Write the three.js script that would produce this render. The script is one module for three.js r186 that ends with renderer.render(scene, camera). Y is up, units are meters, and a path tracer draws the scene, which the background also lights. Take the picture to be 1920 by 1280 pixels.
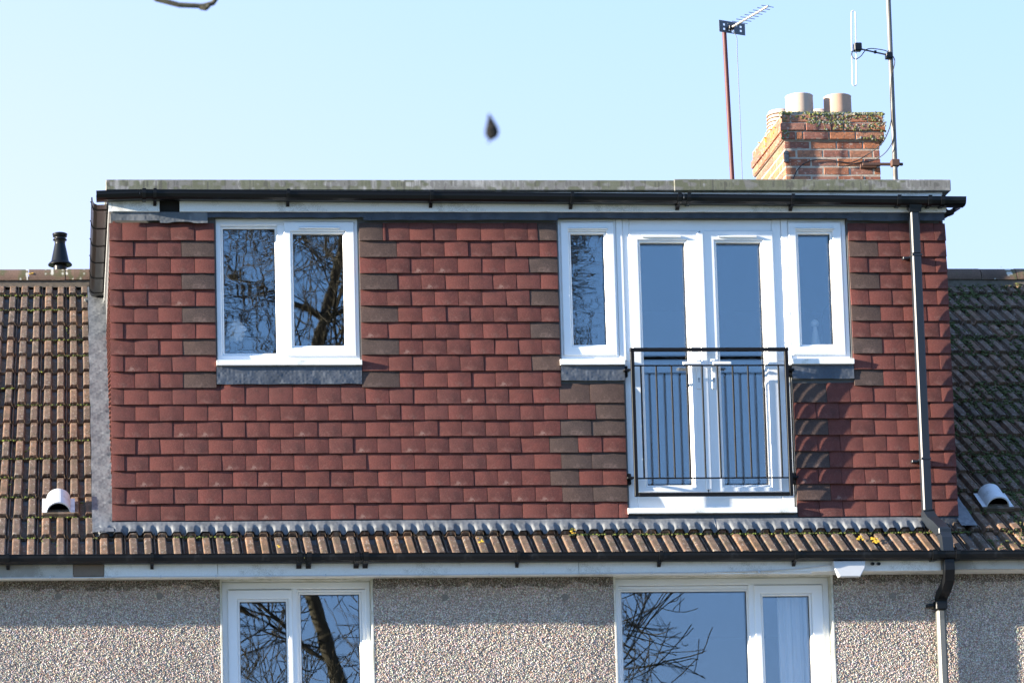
import * as THREE from 'three';
import { mergeGeometries } from 'three/addons/utils/BufferGeometryUtils.js';

// ---------------------------------------------------------------- camera, sky, sun, exposure
const scene = new THREE.Scene();
const R = THREE.MathUtils.degToRad;
const FPX = 5830;                                        // focal length in pixels of the 1920 x 1280 photograph
const FULL_W = 4200, FULL_H = 2800;                      // the uncropped frame; the photograph is a crop of it
const camera = new THREE.PerspectiveCamera(2 * Math.atan(FULL_H / 2 / FPX) * 180 / Math.PI, 1.5, 0.5, 600);
camera.position.set(0, 1.6, 21.0);
camera.rotation.set(R(7.434), R(-3.956), R(-0.998), 'YXZ');
camera.setViewOffset(FULL_W, FULL_H, FULL_W / 2 - 543, FULL_H / 2 - 1176, 1920, 1280);
camera.focus = 21.3;
camera.userData.fStop = 6.3;

const renderer = new THREE.WebGLRenderer({ antialias: true });
renderer.toneMapping = THREE.LinearToneMapping;
renderer.toneMappingExposure = 4.0;
renderer.shadowMap.enabled = true;

const SUN_AZ = R(81), SUN_EL = R(11.2);                  // azimuth from the facade's normal, towards -x
const sunDir = new THREE.Vector3(-Math.sin(SUN_AZ) * Math.cos(SUN_EL), Math.sin(SUN_EL), Math.cos(SUN_AZ) * Math.cos(SUN_EL));
{
  const W = 512, H = 256, d = new Float32Array(W * H * 4);
  // hazy on the far side of the house, clear blue over the garden behind the lens
  const hazy = [[0, .25, .27, .35], [8, .205, .245, .36], [14, .163, .226, .37], [19, .136, .211, .375], [40, .092, .152, .295], [90, .068, .112, .225]];
  const clear = [[0, .17, .27, .44], [8, .115, .225, .43], [14, .092, .205, .42], [19, .082, .19, .41], [40, .082, .15, .3], [90, .068, .112, .225]];
  const stops = hazy;
  for (let j = 0; j < H; j++) {
    const el = ((j + .5) / H - .5) * Math.PI, e = Math.max(0, el * 180 / Math.PI);
    let k = 0; while (k < stops.length - 2 && e > stops[k + 1][0]) k++;
    const t = (e - stops[k][0]) / (stops[k + 1][0] - stops[k][0]);
    for (let i = 0; i < W; i++) {
      const az = ((i + .5) / W - .5) * 2 * Math.PI;
      const c = Math.cos(az) * Math.cos(el) * sunDir.x + Math.sin(el) * sunDir.y + Math.sin(az) * Math.cos(el) * sunDir.z;
      const ang = Math.acos(Math.min(1, Math.max(-1, c))), glow = Math.exp(-Math.pow(ang / .45, 2)) * .9 + Math.exp(-Math.pow(ang / 1.2, 2)) * .25;
      const o = (j * W + i) * 4;
      const dz = Math.sin(az) * Math.cos(el), dx = Math.cos(az) * Math.cos(el), cl = Math.min(1, Math.max(0, (dz + .35) / .9)), mixk = cl * cl * (3 - 2 * cl), left = .22 * Math.exp(-Math.pow((dx + .12) / .22, 2)) * (1 - mixk);
      for (let q = 0; q < 3; q++) d[o + q] = ((hazy[k][q + 1] * (1 - t) + hazy[k + 1][q + 1] * t) * (1 - mixk) * (1 + left * [1.2, .25, 0][q]) + (clear[k][q + 1] * (1 - t) + clear[k + 1][q + 1] * t) * mixk) * (1 + glow * [1.3, 1.0, .6][q]);
      d[o + 3] = 1;
    }
  }
  const sky = new THREE.DataTexture(d, W, H, THREE.RGBAFormat, THREE.FloatType);
  sky.mapping = THREE.EquirectangularReflectionMapping; sky.magFilter = THREE.LinearFilter; sky.minFilter = THREE.LinearFilter; sky.needsUpdate = true;
  scene.background = sky; scene.environment = sky;
}
const sun = new THREE.DirectionalLight(new THREE.Color().setRGB(1, .9, .75), 5);
sun.position.copy(sunDir).multiplyScalar(60).add(new THREE.Vector3(3, 6, 0));
sun.target.position.set(3, 6, 0);
sun.castShadow = true; sun.shadow.mapSize.set(4096, 4096); sun.shadow.radius = 1; sun.shadow.bias = -.0004;
Object.assign(sun.shadow.camera, { left: -25, right: 25, top: 14, bottom: -14, near: 1, far: 140 });
scene.add(sun, sun.target);

// ---------------------------------------------------------------- helpers
function rng(seed) { let a = seed >>> 0; return () => { a = a + 0x6D2B79F5 | 0; let t = Math.imul(a ^ a >>> 15, 1 | a); t = t + Math.imul(t ^ t >>> 7, 61 | t) ^ t; return ((t ^ t >>> 14) >>> 0) / 4294967296; }; }
const V = (x, y, z) => new THREE.Vector3(x, y, z);
const used = {};
const numbered = (n) => { const k = used[n] = (used[n] ?? -1) + 1; return k ? n + '_' + String(k).padStart(3, '0') : n; };
function mesh(name, geo, mat, parent) {
  const m = new THREE.Mesh(geo, mat); m.castShadow = m.receiveShadow = true;
  m.name = parent ? name : numbered(name); (parent ?? scene).add(m); return m;
}
function group(name, parent, pos) { const g = new THREE.Group(); g.name = parent ? name : numbered(name); if (pos) g.position.set(...pos); (parent ?? scene).add(g); return g; }
function tag(o, label, category, grp, kind) { o.userData.label = label; if (category) o.userData.category = category; if (grp) o.userData.group = grp; if (kind) o.userData.kind = kind; return o; }
function uvMetres(g) {
  if (g.index) g = g.toNonIndexed();
  const p = g.attributes.position, n = g.attributes.normal, uv = new Float32Array(p.count * 2);
  for (let i = 0; i < p.count; i++) {
    const ax = Math.abs(n.getX(i)), ay = Math.abs(n.getY(i)), az = Math.abs(n.getZ(i));
    const [u, v] = ax > ay && ax > az ? [p.getZ(i), p.getY(i)] : ay > az ? [p.getX(i), p.getZ(i)] : [p.getX(i), p.getY(i)];
    uv[i * 2] = u; uv[i * 2 + 1] = v;
  }
  g.setAttribute('uv', new THREE.BufferAttribute(uv, 2));
  return g;
}
// a box between two corners, its edges chamfered by c
function box(x0, x1, y0, y1, z0, z1, c = 0) {
  const w = x1 - x0, h = y1 - y0, d = z1 - z0;
  let g;
  if (c <= 0) g = new THREE.BoxGeometry(w, h, d).toNonIndexed();
  else {
    const P = [], put = (...q) => { for (let k = 1; k + 1 < q.length; k++) P.push(...q[0], ...q[k], ...q[k + 1]); };
    const X = w / 2, Y = h / 2, Z = d / 2;
    const v = (sx, sy, sz, k) => [sx * (k === 0 ? X : X - c), sy * (k === 1 ? Y : Y - c), sz * (k === 2 ? Z : Z - c)];
    const face = (q) => { const a = new THREE.Vector3(...q[0]), n = new THREE.Vector3(...q[1]).sub(a).cross(new THREE.Vector3(...q[2]).sub(a)), m = q.reduce((s, p) => s.add(new THREE.Vector3(...p)), new THREE.Vector3()); put(...(n.dot(m) < 0 ? q.slice().reverse() : q)); };
    for (const s of [-1, 1]) {
      face([v(s, -1, -1, 0), v(s, 1, -1, 0), v(s, 1, 1, 0), v(s, -1, 1, 0)]);
      face([v(-1, s, -1, 1), v(1, s, -1, 1), v(1, s, 1, 1), v(-1, s, 1, 1)]);
      face([v(-1, -1, s, 2), v(1, -1, s, 2), v(1, 1, s, 2), v(-1, 1, s, 2)]);
    }
    for (const s of [-1, 1]) for (const t of [-1, 1]) {
      face([v(-1, s, t, 1), v(1, s, t, 1), v(1, s, t, 2), v(-1, s, t, 2)]);
      face([v(s, -1, t, 0), v(s, 1, t, 0), v(s, 1, t, 2), v(s, -1, t, 2)]);
      face([v(s, t, -1, 0), v(s, t, 1, 0), v(s, t, 1, 1), v(s, t, -1, 1)]);
      for (const r of [-1, 1]) face([v(s, t, r, 0), v(s, t, r, 1), v(s, t, r, 2)]);
    }
    g = new THREE.BufferGeometry(); g.setAttribute('position', new THREE.Float32BufferAttribute(P, 3)); g.computeVertexNormals();
    g.setAttribute('uv', new THREE.Float32BufferAttribute(new Float32Array(P.length / 3 * 2), 2));
  }
  g.translate((x0 + x1) / 2, (y0 + y1) / 2, (z0 + z1) / 2);
  return uvMetres(g);
}
const merge = (list) => mergeGeometries(list.map((g) => { if (g.index) g = g.toNonIndexed(); for (const k of Object.keys(g.attributes)) if (!['position', 'normal', 'uv'].includes(k)) g.deleteAttribute(k); if (!g.attributes.uv) g.setAttribute('uv', new THREE.Float32BufferAttribute(new Float32Array(g.attributes.position.count * 2), 2)); return g; }));
// a rectangular ring (frame) in the x-y plane with a chamfered front, from z0 (back) to z1 (front)
function ring(x0, x1, y0, y1, w, z0, z1, bev = .004, wt = w, wb = w) {
  const s = new THREE.Shape(); s.moveTo(x0 + bev, y0 + bev); s.lineTo(x1 - bev, y0 + bev); s.lineTo(x1 - bev, y1 - bev); s.lineTo(x0 + bev, y1 - bev); s.closePath();
  const h = new THREE.Path(); h.moveTo(x0 + w - bev, y0 + wb - bev); h.lineTo(x0 + w - bev, y1 - wt + bev); h.lineTo(x1 - w + bev, y1 - wt + bev); h.lineTo(x1 - w + bev, y0 + wb - bev); h.closePath();
  s.holes.push(h);
  const g = new THREE.ExtrudeGeometry(s, { depth: z1 - z0 - bev * 2, bevelEnabled: true, bevelSize: bev, bevelThickness: bev, bevelSegments: 1, steps: 1 });
  g.translate(0, 0, z0 + bev);
  return uvMetres(g);
}
function tube(points, r, seg = 24, radial = 6, closed = false) { return new THREE.TubeGeometry(new THREE.CatmullRomCurve3(points.map((p) => p.isVector3 ? p : V(...p)), closed, 'centripetal'), seg, r, radial, closed); }
function rod(a, b, r, radial = 8, r2 = r) {
  a = a.isVector3 ? a : V(...a); b = b.isVector3 ? b : V(...b);
  const g = new THREE.CylinderGeometry(r2, r, a.distanceTo(b), radial, 1), q = new THREE.Quaternion().setFromUnitVectors(V(0, 1, 0), b.clone().sub(a).normalize());
  return g.applyQuaternion(q).translate((a.x + b.x) / 2, (a.y + b.y) / 2, (a.z + b.z) / 2);
}
function lathe(pts, seg = 28) { return new THREE.LatheGeometry(pts.map(([r, y]) => new THREE.Vector2(r, y)), seg); }

// value noise
const hash2 = (x, y, s) => { let h = Math.imul(x | 0, 374761393) ^ Math.imul(y | 0, 668265263) ^ Math.imul(s | 0, 1274126177); h = Math.imul(h ^ h >>> 13, 1103515245); return ((h ^ h >>> 16) >>> 0) / 4294967296; };
function vnoise(x, y, s, px = 1e9, py = 1e9) {
  const ix = Math.floor(x), iy = Math.floor(y), fx = x - ix, fy = y - iy, u = fx * fx * (3 - 2 * fx), v = fy * fy * (3 - 2 * fy), m = (a, b) => ((a % b) + b) % b;
  const h = (i, j) => hash2(m(i, px), m(j, py), s);
  return (h(ix, iy) * (1 - u) + h(ix + 1, iy) * u) * (1 - v) + (h(ix, iy + 1) * (1 - u) + h(ix + 1, iy + 1) * u) * v;
}
const clamp01 = (x) => Math.min(1, Math.max(0, x));
const sstep = (a, b, x) => { const t = clamp01((x - a) / (b - a)); return t * t * (3 - 2 * t); };
const toS = (c) => Math.round(255 * clamp01(c <= .0031308 ? c * 12.92 : 1.055 * Math.pow(c, 1 / 2.4) - .055));
// colour texture: fn(u, v, i, j) -> linear rgb
function colorTex(w, h, fn, rx = 1, ry = rx) {
  const d = new Uint8Array(w * h * 4);
  for (let j = 0; j < h; j++) for (let i = 0; i < w; i++) { const c = fn((i + .5) / w, (j + .5) / h, i, j), o = (j * w + i) * 4; d[o] = toS(c[0]); d[o + 1] = toS(c[1]); d[o + 2] = toS(c[2]); d[o + 3] = 255; }
  const t = new THREE.DataTexture(d, w, h); t.colorSpace = THREE.SRGBColorSpace; t.wrapS = t.wrapT = THREE.RepeatWrapping; t.magFilter = THREE.LinearFilter; t.minFilter = THREE.LinearMipmapLinearFilter; t.generateMipmaps = true; t.repeat.set(rx, ry); t.needsUpdate = true; return t;
}
function grayTex(w, h, fn, rx = 1, ry = rx) {
  const d = new Uint8Array(w * h * 4);
  for (let j = 0; j < h; j++) for (let i = 0; i < w; i++) { const c = Math.round(255 * clamp01(fn((i + .5) / w, (j + .5) / h, i, j))), o = (j * w + i) * 4; d[o] = d[o + 1] = d[o + 2] = c; d[o + 3] = 255; }
  const t = new THREE.DataTexture(d, w, h); t.wrapS = t.wrapT = THREE.RepeatWrapping; t.magFilter = THREE.LinearFilter; t.minFilter = THREE.LinearMipmapLinearFilter; t.generateMipmaps = true; t.repeat.set(rx, ry); t.needsUpdate = true; return t;
}
const std = (o) => new THREE.MeshStandardMaterial(o);
const lin = (r, g, b) => new THREE.Color().setRGB(r, g, b);
const mixc = (a, b, t) => [a[0] + (b[0] - a[0]) * t, a[1] + (b[1] - a[1]) * t, a[2] + (b[2] - a[2]) * t];
const scl = (a, k) => [a[0] * k, a[1] * k, a[2] * k];

// ---------------------------------------------------------------- materials
const M = {};
const fineBump = grayTex(128, 128, (u, v, i, j) => hash2(i, j, 5) * .6 + vnoise(u * 32, v * 32, 6, 32, 32) * .4, 8, 8);
// sanded clay hanging tiles: uv 0..1 over one tile
function clayTile(base, seed, pale) {
  const r = rng(seed), sx = .35 + r() * .3, bloom = pale * (.3 + r() * .7), sp = r() * 9, tint = .86 + r() * .2, streak = r();
  const map = colorTex(96, 72, (u, v, i, j) => {
    const cloud = vnoise(u * 4 + sp, v * 3, seed), grain = hash2(i, j, seed + 1) - .5, mid = vnoise(u * 18, v * 14, seed + 2);
    let c = scl(base, tint * (.76 + .34 * cloud + .22 * (mid - .5)) * (1 + grain * .38));
    if (grain > .44) c = mixc(c, [.26, .17, .14], .4);
    const d = Math.hypot((u - sx) * 1.3, (v - .12) * 2.6), b = bloom * sstep(.55, .0, d) * sstep(.3, .9, mid * .6 + vnoise(u * 9, v * 7, seed + 3) * .5);
    const s2 = streak > .72 ? .5 * sstep(.035, .0, Math.abs(u - sx - .14 + .1 * (v - .4))) * sstep(.45, .7, vnoise(u * 20, v * 6, seed + 4)) : 0;
    return mixc(c, [.3, .2, .165], clamp01(b + s2));
  });
  return std({ map, roughness: .86, bumpMap: fineBump, bumpScale: .0006 });
}
M.red = Array.from({ length: 9 }, (_, k) => clayTile([[.12, .0285, .021], [.112, .027, .02], [.125, .031, .022], [.107, .028, .0215], [.12, .0285, .0205], [.114, .0295, .0225]][k % 6], 100 + k * 17, k % 3 === 0 ? .5 : k % 3 === 1 ? .22 : .08));
M.brown = Array.from({ length: 4 }, (_, k) => clayTile([[.062, .036, .028], [.055, .034, .027], [.068, .038, .029], [.058, .036, .03]][k], 700 + k * 13, .35));
M.upvc = std({ color: lin(.8, .81, .81), roughness: .3 });
M.upvcBead = std({ color: lin(.78, .79, .79), roughness: .36 });
const grime = (base, dirt, n, thr, rep) => colorTex(256, 256, (u, v, i, j) => { const a = vnoise(u * 6, v * 6, n, 6, 6) * .5 + vnoise(u * 24, v * 24, n + 1, 24, 24) * .3 + hash2(i, j, n) * .2; return mixc(scl(base, .95 + .1 * hash2(i, j, n + 4)), dirt, .7 * sstep(thr, thr + .22, a)); }, rep);
M.sill = std({ map: grime([.8, .8, .78], [.34, .35, .28], 31, .62, 1.7), roughness: .35 });
M.fascia = std({ map: grime([.8, .79, .75], [.42, .4, .34], 41, .6, .9), roughness: .45 });
M.fasciaOld = std({ map: grime([.5, .47, .41], [.22, .19, .15], 43, .42, 1.1), roughness: .6 });
M.fasciaBare = std({ map: grime([.2, .15, .11], [.11, .085, .065], 45, .45, 2), roughness: .8 });
M.plaster = std({ map: grime([.62, .6, .53], [.35, .34, .25], 47, .5, 1.3), roughness: .8 });
M.black = new THREE.MeshPhysicalMaterial({ color: lin(.006, .0065, .0075), roughness: .34, specularIntensity: .5 });
M.blackWorn = new THREE.MeshPhysicalMaterial({ map: grime([.007, .0075, .0085], [.035, .036, .037], 51, .66, 2.2), roughness: .42, specularIntensity: .5 });
M.pipeBlack = new THREE.MeshPhysicalMaterial({ color: lin(.015, .019, .025), roughness: .38, specularIntensity: .6 });
M.rail = new THREE.MeshPhysicalMaterial({ color: lin(.007, .007, .008), roughness: .5, specularIntensity: .3 });
M.dark = std({ color: lin(.012, .011, .01), roughness: .9 });
M.pipeGrey = std({ map: grime([.125, .125, .115], [.07, .07, .06], 53, .5, 1.6), roughness: .5 });
M.gasket = std({ color: lin(.02, .02, .02), roughness: .7 });
M.key = std({ color: lin(.35, .34, .32), metalness: .7, roughness: .35 });
const leadMap = (n) => colorTex(256, 256, (u, v, i, j) => { const a = vnoise(u * 5, v * 5, n, 5, 5), b = vnoise(u * 22, v * 12, n + 1, 22, 12), c = .62 * a + .38 * b; return mixc(mixc([.085, .092, .1], [.14, .147, .153], sstep(.3, .7, c)), [.22, .224, .22], .45 * sstep(.66, .9, b * .7 + hash2(i, j, n) * .3)); }, 2.3);
const leadBump = grayTex(256, 256, (u, v) => vnoise(u * 9, v * 9, 61, 9, 9) * .7 + vnoise(u * 30, v * 30, 62, 30, 30) * .3, 2.3);
M.lead = std({ map: leadMap(63), bumpMap: leadBump, bumpScale: .004, roughness: .6, metalness: 0 });
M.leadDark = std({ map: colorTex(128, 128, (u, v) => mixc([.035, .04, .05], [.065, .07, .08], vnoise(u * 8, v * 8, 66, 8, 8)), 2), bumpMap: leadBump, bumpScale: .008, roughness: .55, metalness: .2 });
// concrete roof tiles
function roofTileMat(seed, base, lichen, moss, thr = .5) {
  const map = colorTex(160, 160, (u, v, i, j) => {
    const a = vnoise(u * 5, v * 5, seed), b = vnoise(u * 22, v * 22, seed + 1), g = hash2(i, j, seed + 2);
    let c = scl(base, .62 + .5 * a + .3 * (b - .5) + .3 * (g - .5));
    const l = vnoise(u * 15, v * 15, seed + 3) * .65 + vnoise(u * 40, v * 40, seed + 4) * .35;
    c = mixc(c, [.42, .39, .34], lichen * sstep(.68, .78, l));
    c = mixc(c, [.035, .045, .015], moss * sstep(thr, thr + .2, vnoise(u * 7, v * 9, seed + 5) * .7 + b * .3));
    return c;
  });
  return std({ map, roughness: .92, bumpMap: fineBump, bumpScale: .0012 });
}
const rb = [[.165, .094, .056], [.14, .086, .057], [.178, .098, .055], [.128, .082, .055], [.152, .093, .06], [.122, .076, .05]];
M.roofTile = rb.map((b, k) => roofTileMat(200 + k * 11, b, .35, .25));
M.ridge = [0, 1, 2].map((k) => std({ map: colorTex(192, 96, (u, v, i, j) => { const s = 400 + k * 7, a = vnoise(u * 9, v * 5, s), b = vnoise(u * 34, v * 18, s + 1), g = hash2(i, j, s); let c = mixc([.085, .055, .04], [.17, .1, .066], a); c = scl(c, .8 + .4 * g); c = mixc(c, [.06, .075, .025], .7 * sstep(.55, .75, a * .4 + b * .6)); c = mixc(c, [.5, .47, .4], sstep(.8, .88, b)); return mixc(c, [.55, .3, .03], sstep(.84, .9, vnoise(u * 12, v * 6, s + 2))); }), roughness: .95 }));
M.bedding = std({ map: colorTex(128, 128, (u, v, i, j) => scl([.13, .105, .08], .7 + .5 * vnoise(u * 14, v * 14, 73, 14, 14) + .3 * (hash2(i, j, 74) - .5)), 3), roughness: .95 });
M.mortar = std({ map: colorTex(128, 128, (u, v, i, j) => scl([.46, .4, .32], .7 + .35 * vnoise(u * 14, v * 14, 71, 14, 14) + .3 * (hash2(i, j, 72) - .5)), 3), roughness: .95, bumpMap: fineBump, bumpScale: .003 });
M.brick = Array.from({ length: 7 }, (_, k) => std({ map: colorTex(96, 48, (u, v, i, j) => { const s = 500 + k * 9, b = [[.36, .135, .068], [.32, .11, .058], [.39, .17, .095], [.29, .1, .06], [.41, .15, .066], [.34, .15, .1], [.27, .105, .07]][k], a = vnoise(u * 6, v * 3, s), g = hash2(i, j, s + 1), m = vnoise(u * 20, v * 10, s + 2); let c = scl(b, .72 + .4 * a + .3 * (g - .5)); c = mixc(c, [.12, .08, .06], .55 * sstep(.62, .8, m)); return mixc(c, [.5, .42, .34], .5 * sstep(.8, .92, vnoise(u * 11, v * 9, s + 3))); }, 4.2, 9), roughness: .92, bumpMap: fineBump, bumpScale: .002 }));
M.pot = std({ map: colorTex(128, 128, (u, v, i, j) => scl([.42, .27, .19], .85 + .2 * vnoise(u * 8, v * 5, 81, 8, 5) + .1 * hash2(i, j, 82))), roughness: .8 });
M.potPale = std({ map: colorTex(128, 128, (u, v, i, j) => scl([.46, .35, .27], .85 + .2 * vnoise(u * 8, v * 5, 83, 8, 5) + .1 * hash2(i, j, 84))), roughness: .8 });
M.moss = std({ color: lin(.1, .12, .03), roughness: 1 });
M.lichen = std({ color: lin(.62, .36, .02), roughness: 1 });
M.coping = std({ map: colorTex(1024, 64, (u, v, i, j) => { const x = u * 46, a = vnoise(x, v * 1.2, 91), b = vnoise(x * 4, v * 3, 92), c = vnoise(x * 11, v * 1.5, 93), g = hash2(i, j, 94); let k = mixc([.17, .165, .15], [.36, .35, .33], sstep(.35, .75, a * .5 + c * .5)); k = mixc(k, [.105, .112, .06], .8 * sstep(.46, .69, a * .45 + b * .55 + (vnoise(u * 7, 0, 95) - .5) * .5)); k = mixc(k, [.055, .05, .045], .6 * sstep(.66, .8, c)); return scl(k, .85 + .3 * g); }, 1 / 6.2, 1 / .09), roughness: .9, bumpMap: fineBump, bumpScale: .002 });
M.felt = std({ color: lin(.1, .1, .1), roughness: .95 });
M.ventWhite = std({ map: grime([.62, .63, .64], [.36, .37, .36], 97, .55, 3), roughness: .5 });
M.redPole = std({ map: colorTex(64, 256, (u, v, i, j) => scl([.085, .018, .014], .8 + .4 * vnoise(u * 5, v * 30, 98) + .2 * (hash2(i, j, 99) - .5))), roughness: .6 });
M.galv = std({ map: colorTex(64, 256, (u, v, i, j) => mixc(scl([.15, .143, .13], .8 + .4 * vnoise(u * 4, v * 16, 101)), [.07, .055, .04], .7 * sstep(.6, .75, vnoise(u * 4, v * 40, 102)))), roughness: .55, metalness: .35 });
M.alu = std({ color: lin(.55, .53, .48), metalness: .6, roughness: .45 });
M.greyPlate = std({ color: lin(.11, .115, .125), metalness: .4, roughness: .55 });
M.rust = std({ color: lin(.09, .045, .03), roughness: .8 });
M.whitePlastic = std({ color: lin(.55, .56, .57), roughness: .4 });
M.cable = std({ color: lin(.02, .02, .022), roughness: .6 });
M.cableBrown = std({ color: lin(.06, .035, .025), roughness: .7 });
M.room = std({ color: lin(.07, .065, .06), roughness: .95 });
M.curtain = new THREE.MeshPhysicalMaterial({ color: lin(.75, .76, .78), roughness: 1, transmission: .35, thickness: 0, side: THREE.DoubleSide });
M.glass = new THREE.MeshPhysicalMaterial({ color: 0xffffff, roughness: 0, metalness: 0, transmission: 1, thickness: 0, ior: 2.15, side: THREE.DoubleSide });
M.ornament = std({ color: lin(.42, .42, .4), roughness: .7 });
M.bark = std({ map: colorTex(64, 64, (u, v, i, j) => mixc([.045, .036, .027], [.1, .095, .06], vnoise(u * 8, v * 8, 111, 8, 8) * .7 + hash2(i, j, 112) * .3), 1, 1), roughness: .95 });
M.grass = std({ map: colorTex(256, 256, (u, v, i, j) => scl([.06, .085, .025], .6 + .5 * vnoise(u * 16, v * 16, 121, 16, 16) + .5 * hash2(i, j, 122)), 60), roughness: 1 });
M.plug = std({ map: colorTex(64, 64, (u, v, i, j) => scl([.22, .2, .175], .7 + .35 * vnoise(u * 9, v * 9, 125, 9, 9) + .3 * (hash2(i, j, 126) - .5)), 6), roughness: .95 });
M.pave = std({ color: lin(.22, .21, .19), roughness: .95 });

// ---------------------------------------------------------------- the setting
const TH = R(32.66), ST = Math.sin(TH), CT = Math.cos(TH);                 // pitch of the main roof
const EAVES = { y: 4.792, z: .405 };                                        // lower ends of the eaves tiles
const roofAt = (z) => EAVES.y + (EAVES.z - z) * ST / CT;                    // height of the tile ribs at depth z
const RIDGE_Z = -4.39;
const WALL_Z = .125, FASCIA_Z = .345;
const DX0 = .248, DX1 = 6.141, DBOT = 5.092, GAUGE = .11553;                // the dormer's tiled front

const lawn = mesh('lawn', new THREE.CircleGeometry(160, 48).rotateX(-Math.PI / 2).translate(3, 0, 0), M.grass); lawn.geometry = uvMetres(lawn.geometry); M.grass.map.repeat.set(.25, .25);
tag(lawn, 'mown green lawn spreading out around the terraced house', 'lawn', null, 'structure');

const added_bounce_paving = mesh('added_bounce_paving', box(-5, 11.5, -.05, .012, .13, 9), M.pave);  // out of view, added as a neutral reflector under the eaves
tag(added_bounce_paving, 'unseen grey paving added to bounce neutral light up the terraced house', 'added_bounce_paving', null, 'structure');

// ---------------------------------------------------------------- the terraced house
const house = tag(group('terraced_house', null, [0, 0, 0]), 'pebbledashed terraced house with a brown ribbed tile roof under the dormer', 'house');
const LW = [{ x0: .985, x1: 2.006, y0: 3.45, y1: 4.655 }, { x0: 3.684, x1: 5.186, y0: 3.45, y1: 4.66 }];   // openings of the bedroom windows
const WX0 = -5, WX1 = 11.5;
{
  const s = new THREE.Shape(); s.moveTo(WX0, 0); s.lineTo(WX1, 0); s.lineTo(WX1, 4.69); s.lineTo(WX0, 4.69); s.closePath();
  for (const w of LW) { const h = new THREE.Path(); h.moveTo(w.x0, w.y0); h.lineTo(w.x0, w.y1); h.lineTo(w.x1, w.y1); h.lineTo(w.x1, w.y0); h.closePath(); s.holes.push(h); }
  const g = uvMetres(new THREE.ExtrudeGeometry(s, { depth: .25, bevelEnabled: false }).translate(0, 0, WALL_Z - .25));
  M.dash = std({ map: colorTex(512, 512, (u, v, i, j) => { const q = hash2(i >> 1, j >> 1, 131), p = vnoise(u * 160, v * 160, 132, 160, 160); return q > .93 ? [.22, .1, .07] : scl([.4, .35, .3], .45 + .8 * p); }, 1), roughness: .95, bumpMap: grayTex(512, 512, (u, v, i, j) => vnoise(u * 160, v * 160, 132, 160, 160), 1), bumpScale: .008 });
  mesh('wall', g, M.dash, house);
  // side and rear walls, floors and partitions close the house
  const shell = [box(WX0, WX0 + .25, 0, 4.69, -9, WALL_Z - .25), box(WX1 - .25, WX1, 0, 4.69, -9, WALL_Z - .25), box(WX0, WX1, 0, 4.69, -9.25, -9)];
  mesh('rear_wall', merge(shell), M.dash, house);
  mesh('floor', merge([box(WX0 + .25, WX1 - .25, 4.7, 4.86, -9, WALL_Z - .1), box(WX0 + .25, WX1 - .25, 2.3, 2.45, -9, WALL_Z - .25)]), M.room, house);
  mesh('partition', merge([box(2.8, 2.9, 2.46, 4.69, -3.5, -.126), box(WX0 + .25, WX1 - .25, 2.46, 4.69, -3.6, -3.5)]), M.room, house);
}
const PLUGS = [[-.122, 4.556], [.563, 4.552], [2.51, 4.527], [3.339, 4.524], [5.613, 4.51]];   // filled drill holes of the wall insulation
// pebbledash: single stones thrown on the wall
{
  const r = rng(9001), base = new THREE.IcosahedronGeometry(1, 0), pos = base.attributes.position, rr = rng(77);
  const push = {}; for (let i = 0; i < pos.count; i++) { const k = [pos.getX(i), pos.getY(i), pos.getZ(i)].map((q) => q.toFixed(3)).join(); push[k] ??= .78 + rr() * .44; pos.setXYZ(i, pos.getX(i) * push[k], pos.getY(i) * push[k], pos.getZ(i) * push[k]); }
  base.computeVertexNormals();
  const N = 180000, inst = new THREE.InstancedMesh(base, std({ color: 0xffffff, roughness: .75 }), N), m4 = new THREE.Matrix4(), q = new THREE.Quaternion(), e = new THREE.Euler(), c = new THREE.Color();
  const pal = [[.72, .66, .57], [.62, .53, .43], [.74, .71, .66], [.5, .38, .29], [.38, .22, .16], [.34, .3, .27], [.58, .51, .43], [.22, .18, .16]], cum = [.21, .36, .53, .65, .75, .86, .95, 1];
  let n = 0, tries = 0;
  while (n < N && tries++ < N * 3) {
    const x = -1.35 + r() * 9.6, y = 3.62 + r() * 1.045;
    if (LW.some((w) => x > w.x0 - .014 && x < w.x1 + .014 && y < w.y1 + .012)) continue;
    if (PLUGS.some(([a, b]) => Math.hypot(x - a, y - b) < .02)) continue;
    const k = r(), sz = .0024 + r() * r() * .0032; let p = pal[cum.findIndex((v) => k <= v)];
    // brown and olive stain on the stones under the eaves board, ragged at its lower edge
    const stain = 4.6 + .03 * (vnoise(x * 6, 0, 141) - .5) + .05 * (vnoise(x * 25, y * 25, 142) - .5);
    if (y > stain && r() < .8) p = mixc(scl(p, .3), r() < .4 ? [.07, .075, .025] : [.09, .06, .035], .6);
    const patch = .86 + .28 * vnoise(x * 2.5, y * 2.5, 143);
    e.set(r() * 6.28, r() * 6.28, r() * 6.28); q.setFromEuler(e);
    inst.setMatrixAt(n, m4.compose(V(x, y, WALL_Z + .0002 + r() * .002), q, V(sz * (.8 + r() * .7), sz * (.8 + r() * .6), sz * (.7 + r() * .4))));
    inst.setColorAt(n, c.setRGB(...[p[0] * 1.02, p[1] * 1.0, p[2] * .99].map((q) => q * patch * .9 * (.85 + r() * .3)))); n++;
  }
  inst.count = n; inst.name = 'pebbledash'; inst.userData.kind = 'stuff'; inst.castShadow = inst.receiveShadow = true; house.add(inst);
}
for (const [x, y] of PLUGS) mesh('filled_hole', uvMetres(new THREE.CylinderGeometry(.021, .024, .008, 18).rotateX(Math.PI / 2).toNonIndexed()).translate(x, y, WALL_Z + .0028), M.plug, house);
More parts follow.
